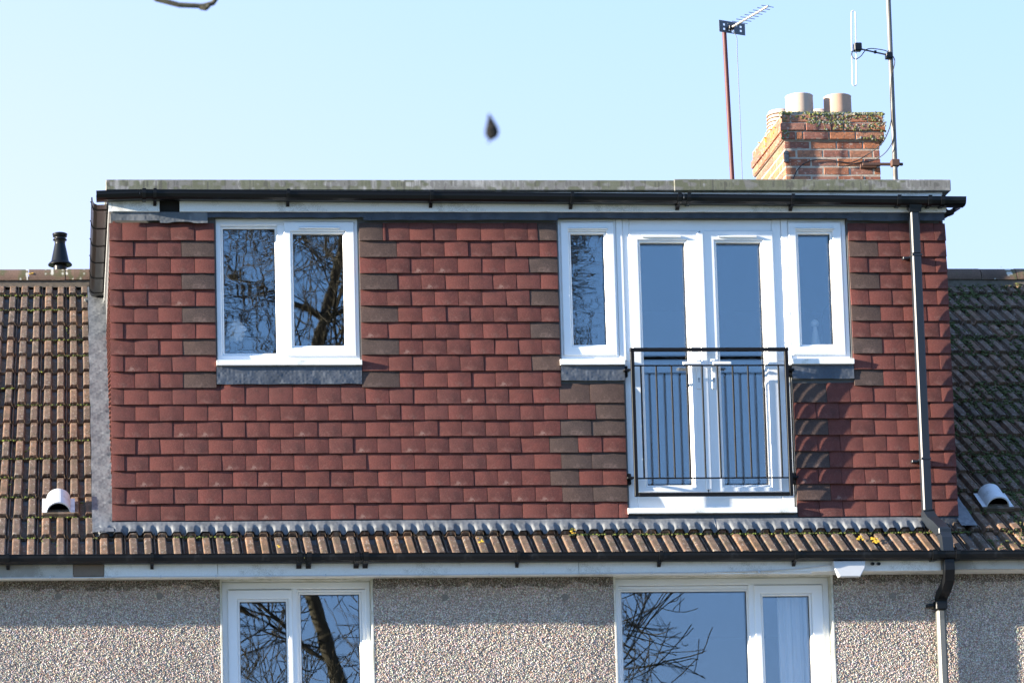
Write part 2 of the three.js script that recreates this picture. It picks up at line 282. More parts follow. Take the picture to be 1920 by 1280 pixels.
// eaves: soffit, fascia boards
mesh('soffit', box(WX0, WX1, 4.662, 4.674, WALL_Z + .001, FASCIA_Z - .018), M.fascia, house);
for (const [a, b, m, y0] of [[WX0, -.021, M.fasciaOld, 4.652], [-.019, .187, M.fasciaBare, 4.655], [.189, .949, M.fascia, 4.651], [.951, 3.4, M.fascia, 4.652], [3.403, 5.9, M.fascia, 4.655], [5.903, WX1, M.fasciaOld, 4.66]]) mesh('fascia_board', box(a, b, y0, 4.765, FASCIA_Z - .018, FASCIA_Z, .003), m, house);
mesh('fascia_trim', merge([box(WX0, 5.0, 4.642, 4.6505, FASCIA_Z - .012, FASCIA_Z + .004, .002)]), M.fascia, house);

// wavy glazing: a sheet of glass w x h with roller waves of slope s
function pane(x0, x1, y0, y1, z, s = .0004, seed = 1, wl = .09) {
  const nx = 14, ny = 40, g = new THREE.PlaneGeometry(x1 - x0, y1 - y0, nx, ny), p = g.attributes.position, N = g.attributes.normal;
  const f = (x, y) => s * (wl / 6.28) * (Math.sin(6.28 * y / wl + seed + 2 * Math.sin(x * 9 + seed)) + .6 * Math.sin(6.28 * y / (wl * 1.9) + seed * 2.3 + x * 6) + .35 * Math.sin(x * 22 + y * 9 + seed));
  for (let i = 0; i < p.count; i++) {
    const x = p.getX(i), y = p.getY(i), e = .001, dx = (f(x + e, y) - f(x - e, y)) / (2 * e), dy = (f(x, y + e) - f(x, y - e)) / (2 * e), l = Math.hypot(dx, dy, 1);
    p.setZ(i, f(x, y)); N.setXYZ(i, -dx / l, -dy / l, 1 / l);
  }
  return g.translate((x0 + x1) / 2, (y0 + y1) / 2, z);
}
function glaze(parent, x0, x1, y0, y1, z, s, seed, wl) {
  mesh('pane', pane(x0, x1, y0, y1, z, s, seed, wl), M.glass, parent);
  mesh('inner_pane', pane(x0, x1, y0, y1, z - .022, s * .3, seed + 3, wl), M.glass, parent);
}
// a sash: outer ring, sloping bead, gasket; (gx.., gy..) is the sight line of the glass
function sash(parent, x0, x1, y0, y1, gx0, gx1, gy0, gy1, z, proud, s, seed, wl) {
  const bead = .016;
  mesh('sash', merge([ringIn(x0, x1, y0, y1, gx0 - bead, gx1 + bead, gy0 - bead, gy1 + bead, z - .045, z + proud, .005)]), M.upvc, parent);
  mesh('glazing_bead', merge([ringIn(gx0 - bead - .003, gx1 + bead + .003, gy0 - bead - .003, gy1 + bead + .003, gx0, gx1, gy0, gy1, z - .03, z + proud - .012, .007)]), M.upvcBead, parent);
  mesh('gasket', ringIn(gx0 - .004, gx1 + .004, gy0 - .004, gy1 + .004, gx0 + .003, gx1 - .003, gy0 + .003, gy1 - .003, z - .032, z - .022, .0005), M.gasket, parent);
  glaze(parent, gx0 - .006, gx1 + .006, gy0 - .006, gy1 + .006, z - .028, s, seed, wl);
}
// ring between an outer and an inner rectangle
function ringIn(x0, x1, y0, y1, a0, a1, b0, b1, z0, z1, bev) {
  bev = Math.min(bev, .35 * Math.min(a0 - x0, x1 - a1, b0 - y0, y1 - b1), .4 * (z1 - z0));
  const s = new THREE.Shape(); s.moveTo(x0 + bev, y0 + bev); s.lineTo(x1 - bev, y0 + bev); s.lineTo(x1 - bev, y1 - bev); s.lineTo(x0 + bev, y1 - bev); s.closePath();
  const h = new THREE.Path(); h.moveTo(a0 - bev, b0 - bev); h.lineTo(a0 - bev, b1 + bev); h.lineTo(a1 + bev, b1 + bev); h.lineTo(a1 + bev, b0 - bev); h.closePath(); s.holes.push(h);
  const g = new THREE.ExtrudeGeometry(s, { depth: Math.max(.0005, z1 - z0 - bev * 2), bevelEnabled: true, bevelSize: bev, bevelThickness: bev, bevelSegments: 1, steps: 1 }).translate(0, 0, z0 + bev);
  return uvMetres(g);
}
function trickleVent(parent, x0, x1, y0, y1, z) {
  const h = y1 - y0;
  mesh('trickle_vent', merge([extrudeX([[z, y0 + h * .35], [z + .004, y0], [z + .017, y0 + .002], [z + .018, y0 + .006], [z + .008, y1 - .003], [z, y1]], x0, x1)]), M.upvc, parent);
}
function extrudeX(pts, x0, x1) {   // profile in (z, y), drawn out along x
  const s = new THREE.Shape(pts.map(([z, y]) => new THREE.Vector2(-z, y)));
  const g = new THREE.ExtrudeGeometry(s, { depth: x1 - x0, bevelEnabled: false });
  g.rotateY(Math.PI / 2).translate(x0, 0, 0);   // (x,y,z) -> (z, y, -x)
  return uvMetres(g);
}
// bedroom windows below the eaves
{
  const z = .055;
  const [a, b] = LW;
  const w1 = group('window', house); w1.userData.label = 'narrower white casement window below the eaves';
  mesh('frame', ringIn(a.x0 + .002, a.x1 - .002, a.y0, a.y1 - .002, a.x0 + .048, a.x1 - .036, a.y0 + .06, a.y1 - .052, z - .06, z, .005), M.upvc, w1);
  mesh('mullion', box(1.462, 1.502, a.y0 + .058, a.y1 - .05, z - .055, z - .001, .004), M.upvc, w1);
  sash(w1, 1.026, 1.47, a.y0 + .05, 4.598, 1.11, 1.427, a.y0 + .13, 4.518, z, .012, .0006, 4, .21);
  sash(w1, 1.499, 1.975, a.y0 + .05, 4.6, 1.527, 1.93, a.y0 + .08, 4.567, z - .012, .004, .0006, 6, .2);
  mesh('sill', box(a.x0 - .04, a.x1 + .04, a.y0 - .03, a.y0, z - .06, WALL_Z + .05, .004), M.sill, w1);
  const w2 = group('window', house); w2.userData.label = 'wide white window below the eaves with a large fixed pane';
  mesh('frame', ringIn(b.x0 + .002, b.x1 - .002, b.y0, b.y1 - .002, b.x0 + .036, b.x1 - .05, b.y0 + .06, b.y1 - .052, z - .06, z, .005), M.upvc, w2);
  mesh('mullion', box(4.622, 4.668, b.y0 + .058, b.y1 - .05, z - .055, z - .001, .004), M.upvc, w2);
  sash(w2, 3.712, 4.632, b.y0 + .05, 4.605, 3.74, 4.612, b.y0 + .08, 4.568, z - .012, .004, .0002, 7, .3);
  sash(w2, 4.66, 5.14, b.y0 + .05, 4.604, 4.722, 5.046, b.y0 + .13, 4.529, z, .012, .0003, 8, .3);
  mesh('sill', box(b.x0 - .04, b.x1 + .04, b.y0 - .03, b.y0, z - .06, WALL_Z + .05, .004), M.sill, w2);
  // plastered reveals around the openings
  for (const w of LW) {
    mesh('reveal', merge([box(w.x0 - .012, w.x0 + .002, w.y0, w.y1, z - .03, WALL_Z + .006, .002), box(w.x1 - .002, w.x1 + .012, w.y0, w.y1, z - .03, WALL_Z + .006, .002), box(w.x0 - .012, w.x1 + .012, w.y1 - .002, w.y1 + .011, z - .03, WALL_Z + .006, .002)]), M.plaster, house);
  }
}
// net curtains inside the wide window
function curtain(x0, x1, y0, y1, z, amp, n, label) {
  const g = new THREE.PlaneGeometry(x1 - x0, y1 - y0, 60, 6), p = g.attributes.position;
  for (let i = 0; i < p.count; i++) { const u = (p.getX(i) - (x0 - x1) / 2) / (x1 - x0); p.setZ(i, amp * Math.sin(u * n * 6.28 + .6 * Math.sin(u * 9)) + amp * .4 * Math.sin(u * n * 15)); }
  g.computeVertexNormals(); g.translate((x0 + x1) / 2, (y0 + y1) / 2, z);
  return tag(mesh('net_curtain', g, M.curtain), label, 'curtain');
}
curtain(4.87, 5.2, 3.4, 4.66, -.16, .012, 5, 'white net curtain hanging behind the small sash of the wide bedroom window');
curtain(3.66, 3.778, 3.4, 4.66, -.14, .008, 2, 'edge of a white curtain behind the large fixed pane of the bedroom window');

// ---------------------------------------------------------------- the main roof
const roof = group('roof', house);
{
  const deckPiece = (x0, x1, z0, z1) => { const g = new THREE.BoxGeometry(x1 - x0, .05, (z0 - z1) / CT), m = g.rotateX(TH); return uvMetres(m.toNonIndexed()).translate((x0 + x1) / 2, roofAt((z0 + z1) / 2) - .1, (z0 + z1) / 2); };
  mesh('roof_deck', merge([deckPiece(WX0, DX0 - .01, FASCIA_Z - .01, RIDGE_Z), deckPiece(DX1 + .01, WX1, FASCIA_Z - .01, RIDGE_Z), deckPiece(DX0 - .01, DX1 + .01, FASCIA_Z - .01, -.03),
    uvMetres(new THREE.BoxGeometry(WX1 - WX0, .05, 5.8).rotateX(-TH).toNonIndexed()).translate((WX0 + WX1) / 2, roofAt(RIDGE_Z) - .1 - 2.44 * .641, RIDGE_Z - 2.44)]), M.felt, roof);
}
// one ribbed interlocking tile: cross-section across x (two ribs), length along y (up the slope), z out of the roof
const TW = .1978, TG = .357, RIBH = .034;
function ribTile(len, seed) {
  const r = rng(seed), j = () => (r() - .5) * .002;
  const rib = (c, w) => [[c - w / 2 - .012, -RIBH], [c - w / 2, -.002 + j()], [c - w / 2 + .008, j()], [c + w / 2 - .006, j()], [c + w / 2, -.003], [c + w / 2 + .007, -RIBH]];
  const top = [[-TW / 2, -RIBH - .002], ...rib(-.0495, .05), ...rib(.0495, .047), [.0855, -RIBH + .004], [.0885, -.008], [.0945, -.008], [TW / 2, -RIBH]];
  const P = [], T = [], n = top.length, th = .024;
  const tri = (a, b, c) => { P.push(...a, ...b, ...c); for (const q of [a, b, c]) T.push(q[0] / TW + .5, q[1] / .4); };
  const drop = -len * (.029 / TG);
  for (let i = 0; i + 1 < n; i++) {
    const a = [top[i][0], 0, top[i][1]], b = [top[i + 1][0], 0, top[i + 1][1]], c = [top[i + 1][0], len, top[i + 1][1] + drop], d = [top[i][0], len, top[i][1] + drop];
    tri(a, b, c); tri(a, c, d);
    const a2 = [a[0], .002, a[2] - th], b2 = [b[0], .002, b[2] - th]; tri(a2, b2, b); tri(a2, b, a);
  }
  const g = new THREE.BufferGeometry(); g.setAttribute('position', new THREE.Float32BufferAttribute(P, 3)); g.setAttribute('uv', new THREE.Float32BufferAttribute(T, 2)); g.computeVertexNormals();
  return g;
}
const longTiles = [11, 12, 13].map((s) => ribTile(.42, s)), shortTiles = [14, 15].map((s) => ribTile(.2, s));
const roofQ = new THREE.Quaternion().setFromRotationMatrix(new THREE.Matrix4().makeBasis(V(1, 0, 0), V(0, ST, -CT), V(0, CT, ST)));
const onRoof = (x, s, h = 0) => V(x, EAVES.y + s * ST + h * CT, EAVES.z - s * CT + h * ST);
const RT0 = .045;                                                            // where a tile joint falls
{
  const r = rng(4242), nRows = Math.floor((EAVES.z - RIDGE_Z) / CT / TG) + 1, extra = [];
  for (let i = 0; i < nRows; i++) for (let k = -12; k < 50; k++) {
    const x = RT0 + k * TW, s = i * TG, underDormer = x > DX0 - .04 && x < DX1 + .04;
    if (x < -2.2 || x > 9.6) continue;
    if (underDormer && i > 1) continue;
    const left = x < DX0, g = underDormer && i === 1 ? shortTiles[(k + 40) % 2] : longTiles[Math.floor(r() * 3)];
    const mat = M.roofTile[Math.floor(r() * M.roofTile.length)];
    const pos = onRoof(x + (r() - .5) * .005, s + (r() - .5) * .014, (r() - .5) * .005), q = roofQ.clone().multiply(new THREE.Quaternion().setFromEuler(new THREE.Euler(0, (r() - .5) * .012, (r() - .5) * .008)));
    const px = x / (21 - (EAVES.z - s * CT));
    if (x < -.85 || px > .375) { extra.push(g.clone().applyMatrix4(new THREE.Matrix4().compose(pos, q, V(1, 1, 1)))); continue; }
    const m = mesh('roof_tile', g, mat, roof); m.position.copy(pos); m.quaternion.copy(q);
  }
  const rest = mesh('roof_tiles', merge(extra), M.roofTile[1], roof); rest.userData.kind = 'stuff';
  // half-round ridge tiles bedded in mortar
  const half = (x0, x1) => { const s = new THREE.Shape(); s.absarc(0, 0, .115, 0, Math.PI, false); s.absarc(0, 0, .098, Math.PI, 0, true); s.closePath(); const g = new THREE.ExtrudeGeometry(s, { depth: x1 - x0, bevelEnabled: false, curveSegments: 8 }).rotateY(Math.PI / 2).translate(x0, 0, 0); return uvMetres(g); };
  const ry = roofAt(RIDGE_Z) - .035;
  let k = 0;
  for (const [a, b] of [[-2.2, .235], [6.16, 9.6]]) for (let x = a; x < b - .02; x += .305, k++) { const e = Math.min(b, x + .298), m = mesh('ridge_tile', half(x, e), M.ridge[k % 3], roof); m.position.set(0, ry + (hash2(k, 3, 9) - .5) * .008, RIDGE_Z); }
  mesh('ridge_bedding', merge([box(-2.2, .235, ry - .06, ry + .03, RIDGE_Z - .1, RIDGE_Z + .1), box(6.16, 9.6, ry - .06, ry + .03, RIDGE_Z - .1, RIDGE_Z + .1)]), M.bedding, roof);
}
// moss and lichen on the main roof
function clumps(name, list, mat, parent, seed) {
  const r = rng(seed), base = new THREE.IcosahedronGeometry(1, 0), inst = new THREE.InstancedMesh(base, mat, list.length), m4 = new THREE.Matrix4(), c = new THREE.Color();
  list.forEach(([p, sx, sy, sz, col, q0], i) => { const q = (q0 ?? new THREE.Quaternion()).clone().multiply(new THREE.Quaternion().setFromEuler(new THREE.Euler(0, 0, r() * 6.28))); inst.setMatrixAt(i, m4.compose(p, q, V(sx, sy, sz))); inst.setColorAt(i, c.setRGB(...col)); });
  inst.name = name; inst.userData.kind = 'stuff'; inst.castShadow = inst.receiveShadow = true; parent.add(inst); return inst;
}
const white = std({ color: 0xffffff, roughness: 1 });
{
  const r = rng(31337), L = [], Y = [];
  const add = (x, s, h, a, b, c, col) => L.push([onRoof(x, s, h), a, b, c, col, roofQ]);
  const green = () => r() < .5 ? mixc([.03, .04, .01], [.07, .075, .02], r()) : mixc([.05, .07, .012], [.13, .16, .025], r());
  for (let n = 0; n < 2600; n++) {                                            // left: tufts at the tile ends and in the channels
    const i = Math.floor(r() * 16), x = -.9 + r() * 1.05, k = r(), a = .003 + r() * .006;
    if (vnoise(x * 4, i * 1.7, 151) < .46) continue;
    add(x, i * TG - .004 + (r() - .5) * .012 + (k < .2 ? r() * .3 : 0), -RIBH + .004 + r() * .006, a, a * (.8 + r()), a * .8, green());
  }
  for (let n = 0; n < 1700; n++) {                                            // along the two rows over the eaves
    const x = DX0 + r() * (DX1 - DX0 + .3), i = r() < .7 ? 1 : 0, a = .003 + r() * .007;
    if (vnoise(x * 2.2, i, 152) < .5) continue;
    add(x, i * TG + (r() - .6) * .02, -RIBH + .002 + r() * .008, a, a * (.8 + r()), a * .8, green());
  }
  for (let n = 0; n < 26000; n++) {                                           // right: mossy slope beside the dormer, extra dark clumps standing in for shade
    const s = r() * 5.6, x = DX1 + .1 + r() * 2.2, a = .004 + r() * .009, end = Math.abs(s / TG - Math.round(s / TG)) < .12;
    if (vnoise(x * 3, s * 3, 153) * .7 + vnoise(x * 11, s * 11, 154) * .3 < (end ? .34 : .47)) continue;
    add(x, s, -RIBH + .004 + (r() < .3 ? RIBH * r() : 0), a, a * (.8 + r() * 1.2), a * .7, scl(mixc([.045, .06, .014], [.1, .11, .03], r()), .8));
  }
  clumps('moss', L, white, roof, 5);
  const spots = [[3.405, .36, 16], [5.47, .16, 34], [5.37, .2, 12], [.14, .5, 22], [.16, 5.66, 24], [2.755, .2, 6], [1.365, .12, 3], [7.3, 5.72, 8], [7.9, 5.72, 10], [6.62, 5.3, 5], [-.35, 5.65, 6]];
  for (const [x, s, n] of spots) for (let k = 0; k < n; k++) { const a = .004 + r() * .008; Y.push([onRoof(x + (r() - .5) * .045, s + (r() - .5) * .09, (s > 5.6 ? .075 : .001)), a, a * 1.2, .002, mixc([.5, .27, .012], [.66, .42, .03], r()), roofQ]); }
  clumps('lichen', Y, white, roof, 6);
}

// ---------------------------------------------------------------- the dormer
const dormer = tag(group('dormer', null, [0, 0, 0]), 'box dormer hung with red clay tiles, flat roofed, with white windows', 'dormer');
const WIN = { x0: .982, x1: 1.983, y0: 6.2, y1: 7.222 };                    // left window
const UNIT = { x0: 3.382, x1: 5.437, y0: 6.205, y1: 7.219 };                // side lights and door heads
const DOOR = { x0: 3.825, x1: 5.003, y0: 5.155 };
const FZ = -.045;                                                           // face of the window frames
{
  // boarded front wall behind the tiles, with its openings
  const s = new THREE.Shape(); s.moveTo(DX0 + .012, 4.87); s.lineTo(DX1 - .012, 4.87); s.lineTo(DX1 - .012, 7.3); s.lineTo(DX0 + .012, 7.3); s.closePath();
  const hole = (pts) => { const h = new THREE.Path(); pts.forEach(([x, y], i) => i ? h.lineTo(x, y) : h.moveTo(x, y)); h.closePath(); s.holes.push(h); };
  hole([[WIN.x0, WIN.y0], [WIN.x0, WIN.y1], [WIN.x1, WIN.y1], [WIN.x1, WIN.y0]]);
  hole([[UNIT.x0, UNIT.y0], [UNIT.x0, UNIT.y1], [UNIT.x1, UNIT.y1], [UNIT.x1, UNIT.y0], [DOOR.x1, UNIT.y0], [DOOR.x1, DOOR.y0], [DOOR.x0, DOOR.y0], [DOOR.x0, UNIT.y0]]);
  mesh('front_wall', uvMetres(new THREE.ExtrudeGeometry(s, { depth: .12, bevelEnabled: false }).translate(0, 0, -.148)), M.felt, dormer);
  // cheeks: triangular side walls down to the slope
  for (const [x0, x1] of [[DX0 + .012, DX0 + .11], [DX1 - .11, DX1 - .012]]) {
    const c = new THREE.Shape([[.149, 4.9], [4.2, 4.9 + 2.6], [4.2, 7.68], [.149, 7.3]].map(([z, y]) => new THREE.Vector2(z, y)));
    mesh('cheek_wall', uvMetres(new THREE.ExtrudeGeometry(c, { depth: x1 - x0, bevelEnabled: false }).rotateY(Math.PI / 2).translate(x0, 0, 0)), M.felt, dormer);
  }
  mesh('room_wall', merge([box(DX0 + .111, DX1 - .111, 4.87, 7.3, -3.3, -3.2), box(2.6, 2.7, 4.87, 7.3, -3.19, -.15)]), M.room, dormer);
  mesh('ceiling', box(DX0 + .111, DX1 - .111, 7.3, 7.34, -3.3, -.03), M.room, dormer);
  // flat roof falling to the front gutter, unseen rear raised to shade right slope
  const g = new THREE.BoxGeometry(5.93, .05, 4.36); g.rotateX(R(9.2));
  mesh('flat_roof', uvMetres(g.toNonIndexed()).translate(3.2, 7.372 + .35, -2.2), M.felt, dormer);
}
// hanging tiles: bent plates, thicker shadow line at the bottom
const tileCache = new Map();
function hangTile(w, h) {
  const key = Math.round(w * 500) + ':' + Math.round(h * 500);
  if (tileCache.has(key)) return tileCache.get(key);
  const nx = w < .11 ? 2 : 4, ny = 2, th = .0155, P = [], T = [];
  const f = (u, v) => -.0165 * (v * h / .1155) + .0026 * (4 * Math.min(v * h / .15, 1) * (1 - Math.min(v * h / .15, 1))) - .0036 * Math.pow(2 * u - 1, 2) * Math.min(1, w / .16);
  const q = (u, v) => [(u - .5) * w, v * h, f(u, v)], b = (u, v) => [(u - .5) * w, v * h + (v === 0 ? .001 : 0), f(u, v) - th];
  const quad = (a, c, d, e, ua) => { P.push(...a, ...c, ...d, ...a, ...d, ...e); T.push(...ua[0], ...ua[1], ...ua[2], ...ua[0], ...ua[2], ...ua[3]); };
  for (let j = 0; j < ny; j++) for (let i = 0; i < nx; i++) { const u0 = i / nx, u1 = (i + 1) / nx, v0 = j / ny, v1 = (j + 1) / ny; quad(q(u0, v0), q(u1, v0), q(u1, v1), q(u0, v1), [[u0, v0], [u1, v0], [u1, v1], [u0, v1]]); }
  const nf = P.length / 3;
  for (let i = 0; i < nx; i++) { const u0 = i / nx, u1 = (i + 1) / nx; quad(b(u0, 0), b(u1, 0), q(u1, 0), q(u0, 0), [[u0, .02], [u1, .02], [u1, .05], [u0, .05]]); }
  for (let j = 0; j < ny; j++) { const v0 = j / ny, v1 = (j + 1) / ny; quad(b(0, v0), q(0, v0), q(0, v1), b(0, v1), [[.01, v0], [.03, v0], [.03, v1], [.01, v1]]); quad(q(1, v0), b(1, v0), b(1, v1), q(1, v1), [[.97, v0], [.99, v0], [.99, v1], [.97, v1]]); }
  const g = new THREE.BufferGeometry(); g.setAttribute('position', new THREE.Float32BufferAttribute(P, 3)); g.setAttribute('uv', new THREE.Float32BufferAttribute(T, 2)); g.computeVertexNormals();
  const N = g.attributes.normal;                                            // smooth normals on the bent face
  for (let i = 0; i < nf; i++) { const u = T[i * 2], v = T[i * 2 + 1], e = .01, dx = (f(u + e, v) - f(u - e, v)) / (2 * e * w), dy = (f(u, v + e) - f(u, v - e)) / (2 * e * h), l = Math.hypot(dx, dy, 1); N.setXYZ(i, -dx / l, -dy / l, 1 / l); }
  tileCache.set(key, g); return g;
}
{
  const r = rng(2024), list = [];
  const put = (a, b, row, dark) => { const top = row === 17 ? .128 : .14; list.push({ x: (a + b) / 2, w: b - a - .0024, row, h: top, dark }); };
  // one run of tiles from a to b; edges fall on x0 + k * w; jambA / jambB: the run ends at an opening
  function run(a, b, row, x0, w, jambA, jambB) {
    const e = [a]; let x = x0 + Math.ceil((a - x0 + .001) / w) * w;
    for (; x < b - .001; x += w) e.push(x);
    e.push(b);
    if (jambA && e.length > 2 && e[1] - e[0] < .11) e.splice(1, 1);
    if (jambB && e.length > 2 && e[e.length - 1] - e[e.length - 2] < .11) e.splice(e.length - 2, 1);
    if (!jambB && e.length > 2 && e[e.length - 1] - e[e.length - 2] < .045) e.splice(e.length - 2, 1);
    for (let i = 0; i + 1 < e.length; i++) put(e[i], e[i + 1], row, (i === 0 && jambA || i === e.length - 2 && jambB) && e[i + 1] - e[i] > .192);
  }
  const W = .1667, OR = .163;
  for (let row = 0; row < 18; row++) {
    const odd = row % 2, xl = odd ? .337 : .4135, xr = odd ? 5.244 : 5.325;
    if (row >= 8) {
      run(DX0, .977, row, xl, W, false, true);
      if (row === 17) { put(1.987, 2.152, row, true); run(2.152, 3.24, row, xl, W, false, false); put(3.24, 3.374, row, true); }
      else run(1.987, 3.374, row, xl, W, true, true);
      run(5.443, DX1, row, xr, OR, true, false);
    } else {
      if (row === 0) { run(DX0, 3.815, row, xl, W, false, false); }
      else if (odd) { const k = 3.815 - .455; run(DX0, k, row, xl, W, false, true); put(k, k + .215, row, true); put(k + .215, 3.815, row, true); }
      else if (row === 6) { const k = 3.815 - .205; run(DX0, k, row, xl, W, false, false); put(k, 3.815, row, true); }
      else { const k = 3.815 - .535; run(DX0, k, row, xl, W, false, false); put(k, k + .2, row, true); put(k + .2, k + .367, row, false); put(k + .367, 3.815, row, false); }
      run(5.007, DX1, row, xr, OR, row > 0, false);
    }
  }
  // the largest in view singly, the rest joined
  list.forEach((t) => { t.size = t.w * (t.row === 17 ? .9 : 1) - Math.max(0, t.x - 5.4) * .06 - (t.w < .1 ? .2 : 0); });
  const order = list.slice().sort((a, b) => b.size - a.size), single = new Set(order.slice(0, 300)), rest = [];
  let k = 0;
  for (const t of list) {
    k++;
    const g = hangTile(t.w, t.h), pos = V(t.x, DBOT + t.row * GAUGE + (r() - .5) * .003 + .003 * (vnoise(t.x * 2, t.row * .8, 161) - .5), -.0005 + (r() - .5) * .004);
    const q = new THREE.Quaternion().setFromEuler(new THREE.Euler((r() - .5) * .022, (r() - .5) * .034, (r() - .5) * .018));
    const mat = t.dark ? M.brown[Math.floor(r() * M.brown.length)] : M.red[Math.floor(r() * M.red.length)];
    if (single.has(t)) { const m = mesh('hanging_tile', g, mat, dormer); m.position.copy(pos); m.quaternion.copy(q); }
    else rest.push([g.clone().applyMatrix4(new THREE.Matrix4().compose(pos, q, V(1, 1, 1))), mat]);
  }
  for (const [set, name] of [[M.red, 'hanging_tiles'], [M.brown, 'brown_tiles']]) for (const mat of set.slice(0, 3)) {
    const gs = rest.filter(([, m]) => set.includes(m) && set.indexOf(m) % 3 === set.indexOf(mat)).map(([g]) => g);
    if (gs.length) mesh(name, merge(gs), mat, dormer).userData.kind = 'stuff';
  }
  // tiled cheeks, seen on edge
  for (const side of [-1, 1]) {
    const gs = [];
    for (let row = 0; row < 18; row++) {
      const y = DBOT + row * GAUGE, zEnd = Math.max(-4.2, EAVES.z - (y + .05 - EAVES.y) * CT / ST);
      for (let z = row % 2 ? -.022 : -.105; z > zEnd; z -= W) {
        const g = hangTile(.165, .14).clone(); g.rotateY(side * Math.PI / 2);
        gs.push(g.translate(side < 0 ? DX0 + .003 : DX1 - .003, y + (r() - .5) * .003, z - .0833));
      }
    }
    mesh('cheek_tiles', merge(gs), M.red[side < 0 ? 2 : 1], dormer).userData.kind = 'stuff';
  }
}
// dormer fascia, head lead, coping
mesh('fascia_board', box(.268, .598, 7.252, 7.394, .006, .03, .003), M.fascia, dormer);
mesh('fascia_board', box(.737, 6.118, 7.252, 7.394, .006, .03, .003), M.fascia, dormer);
mesh('fascia_gap', box(.5985, .7365, 7.25, 7.39, -.028, -.004), M.dark, dormer);
{
  // lead over the window heads, ragged along its lower edge
  const strip = (x0, x1, base, amp, seed, z, mat) => {
    const n = Math.ceil((x1 - x0) / .025), P = [], T = [], I = [];
    for (let i = 0; i <= n; i++) { const x = x0 + (x1 - x0) * i / n, yb = base(x) + amp * (vnoise(x * 14, 0, seed) - .5), b = .006 * (vnoise(x * 9, 3, seed) - .5); P.push(x, 7.253, z, x, (7.253 + yb) / 2, z + .003 + b, x, yb, z + .005 + b * 1.4); for (const y of [7.253, (7.253 + yb) / 2, yb]) T.push(x, y); if (i) { const a = i * 3; for (const k of [0, 1]) I.push(a + k - 3, a + k - 2, a + k, a + k, a + k - 2, a + k + 1); } }
    const g = new THREE.BufferGeometry(); g.setAttribute('position', new THREE.Float32BufferAttribute(P, 3)); g.setAttribute('uv', new THREE.Float32BufferAttribute(T, 2)); g.setIndex(I); g.computeVertexNormals();
    const back = g.clone().translate(0, 0, -.0022); const bi = back.index.array; for (let i = 0; i < bi.length; i += 3) { const t = bi[i]; bi[i] = bi[i + 1]; bi[i + 1] = t; } back.computeVertexNormals();
    mesh('head_flashing', merge([g, back]), mat, dormer);
  };
  strip(.262, .66, (x) => 7.19, .006, 171, .013, M.lead);
  strip(.6, .93, (x) => 7.176 + .0 * x, .012, 172, .017, M.lead);
  strip(.92, 2.02, (x) => 7.213, .006, 173, .012, M.leadDark);
  strip(2.015, 3.38, (x) => 7.196, .006, 174, .014, M.leadDark);
  strip(3.37, 5.44, (x) => 7.211, .005, 175, .012, M.leadDark);
  strip(5.435, 6.13, (x) => 7.194, .006, 176, .014, M.leadDark);
}
mesh('coping', box(.228, 4.225, 7.397, 7.472, -.08, .06, .005), M.coping, dormer);
mesh('coping', box(4.2, 6.172, 7.394, 7.479, -.085, .066, .006), M.coping, dormer);
// lead under the sills
function leadPanel(x0, x1, y0, y1, seed, waves) {
  const nx = 44, ny = 8, g = new THREE.PlaneGeometry(x1 - x0, y1 - y0, nx, ny), p = g.attributes.position, T = g.attributes.uv;
  for (let i = 0; i < p.count; i++) { const x = p.getX(i), y = p.getY(i), v = (y / (y1 - y0) + .5); p.setZ(i, .004 * (vnoise(x * 13 + 9, v * 1.5, seed) - .5) * (1.2 - v) * waves + .006 * (1 - v)); p.setY(i, y + (v < .05 ? .004 * (vnoise(x * 18, 1, seed) - .5) : 0)); T.setXY(i, x + seed, y); }
  g.computeVertexNormals(); g.translate((x0 + x1) / 2, (y0 + y1) / 2, -.006);
  const back = box(x0, x1, y0 + .004, y1, -.016, -.0115);
  mesh('sill_flashing', merge([g.toNonIndexed(), back]), M.leadSill, dormer);
}
M.leadSill = std({ map: colorTex(256, 128, (u, v, i, j) => { const a = vnoise(u * 8, v * 3, 64, 8, 3), b = vnoise(u * 34, v * 5, 65, 34, 5); return mixc(mixc([.05, .058, .072], [.088, .097, .112], a), [.22, .225, .23], .5 * sstep(.6, .86, b * .6 + a * .4)); }, 1.4, 3), bumpMap: leadBump, bumpScale: .006, roughness: .48, metalness: .25 });
leadPanel(.979, 1.985, 6.04, 6.166, 181, 1.4);
leadPanel(3.376, 3.822, 6.058, 6.166, 182, 1.2);
leadPanel(5.004, 5.441, 6.066, 6.172, 183, 1.0);

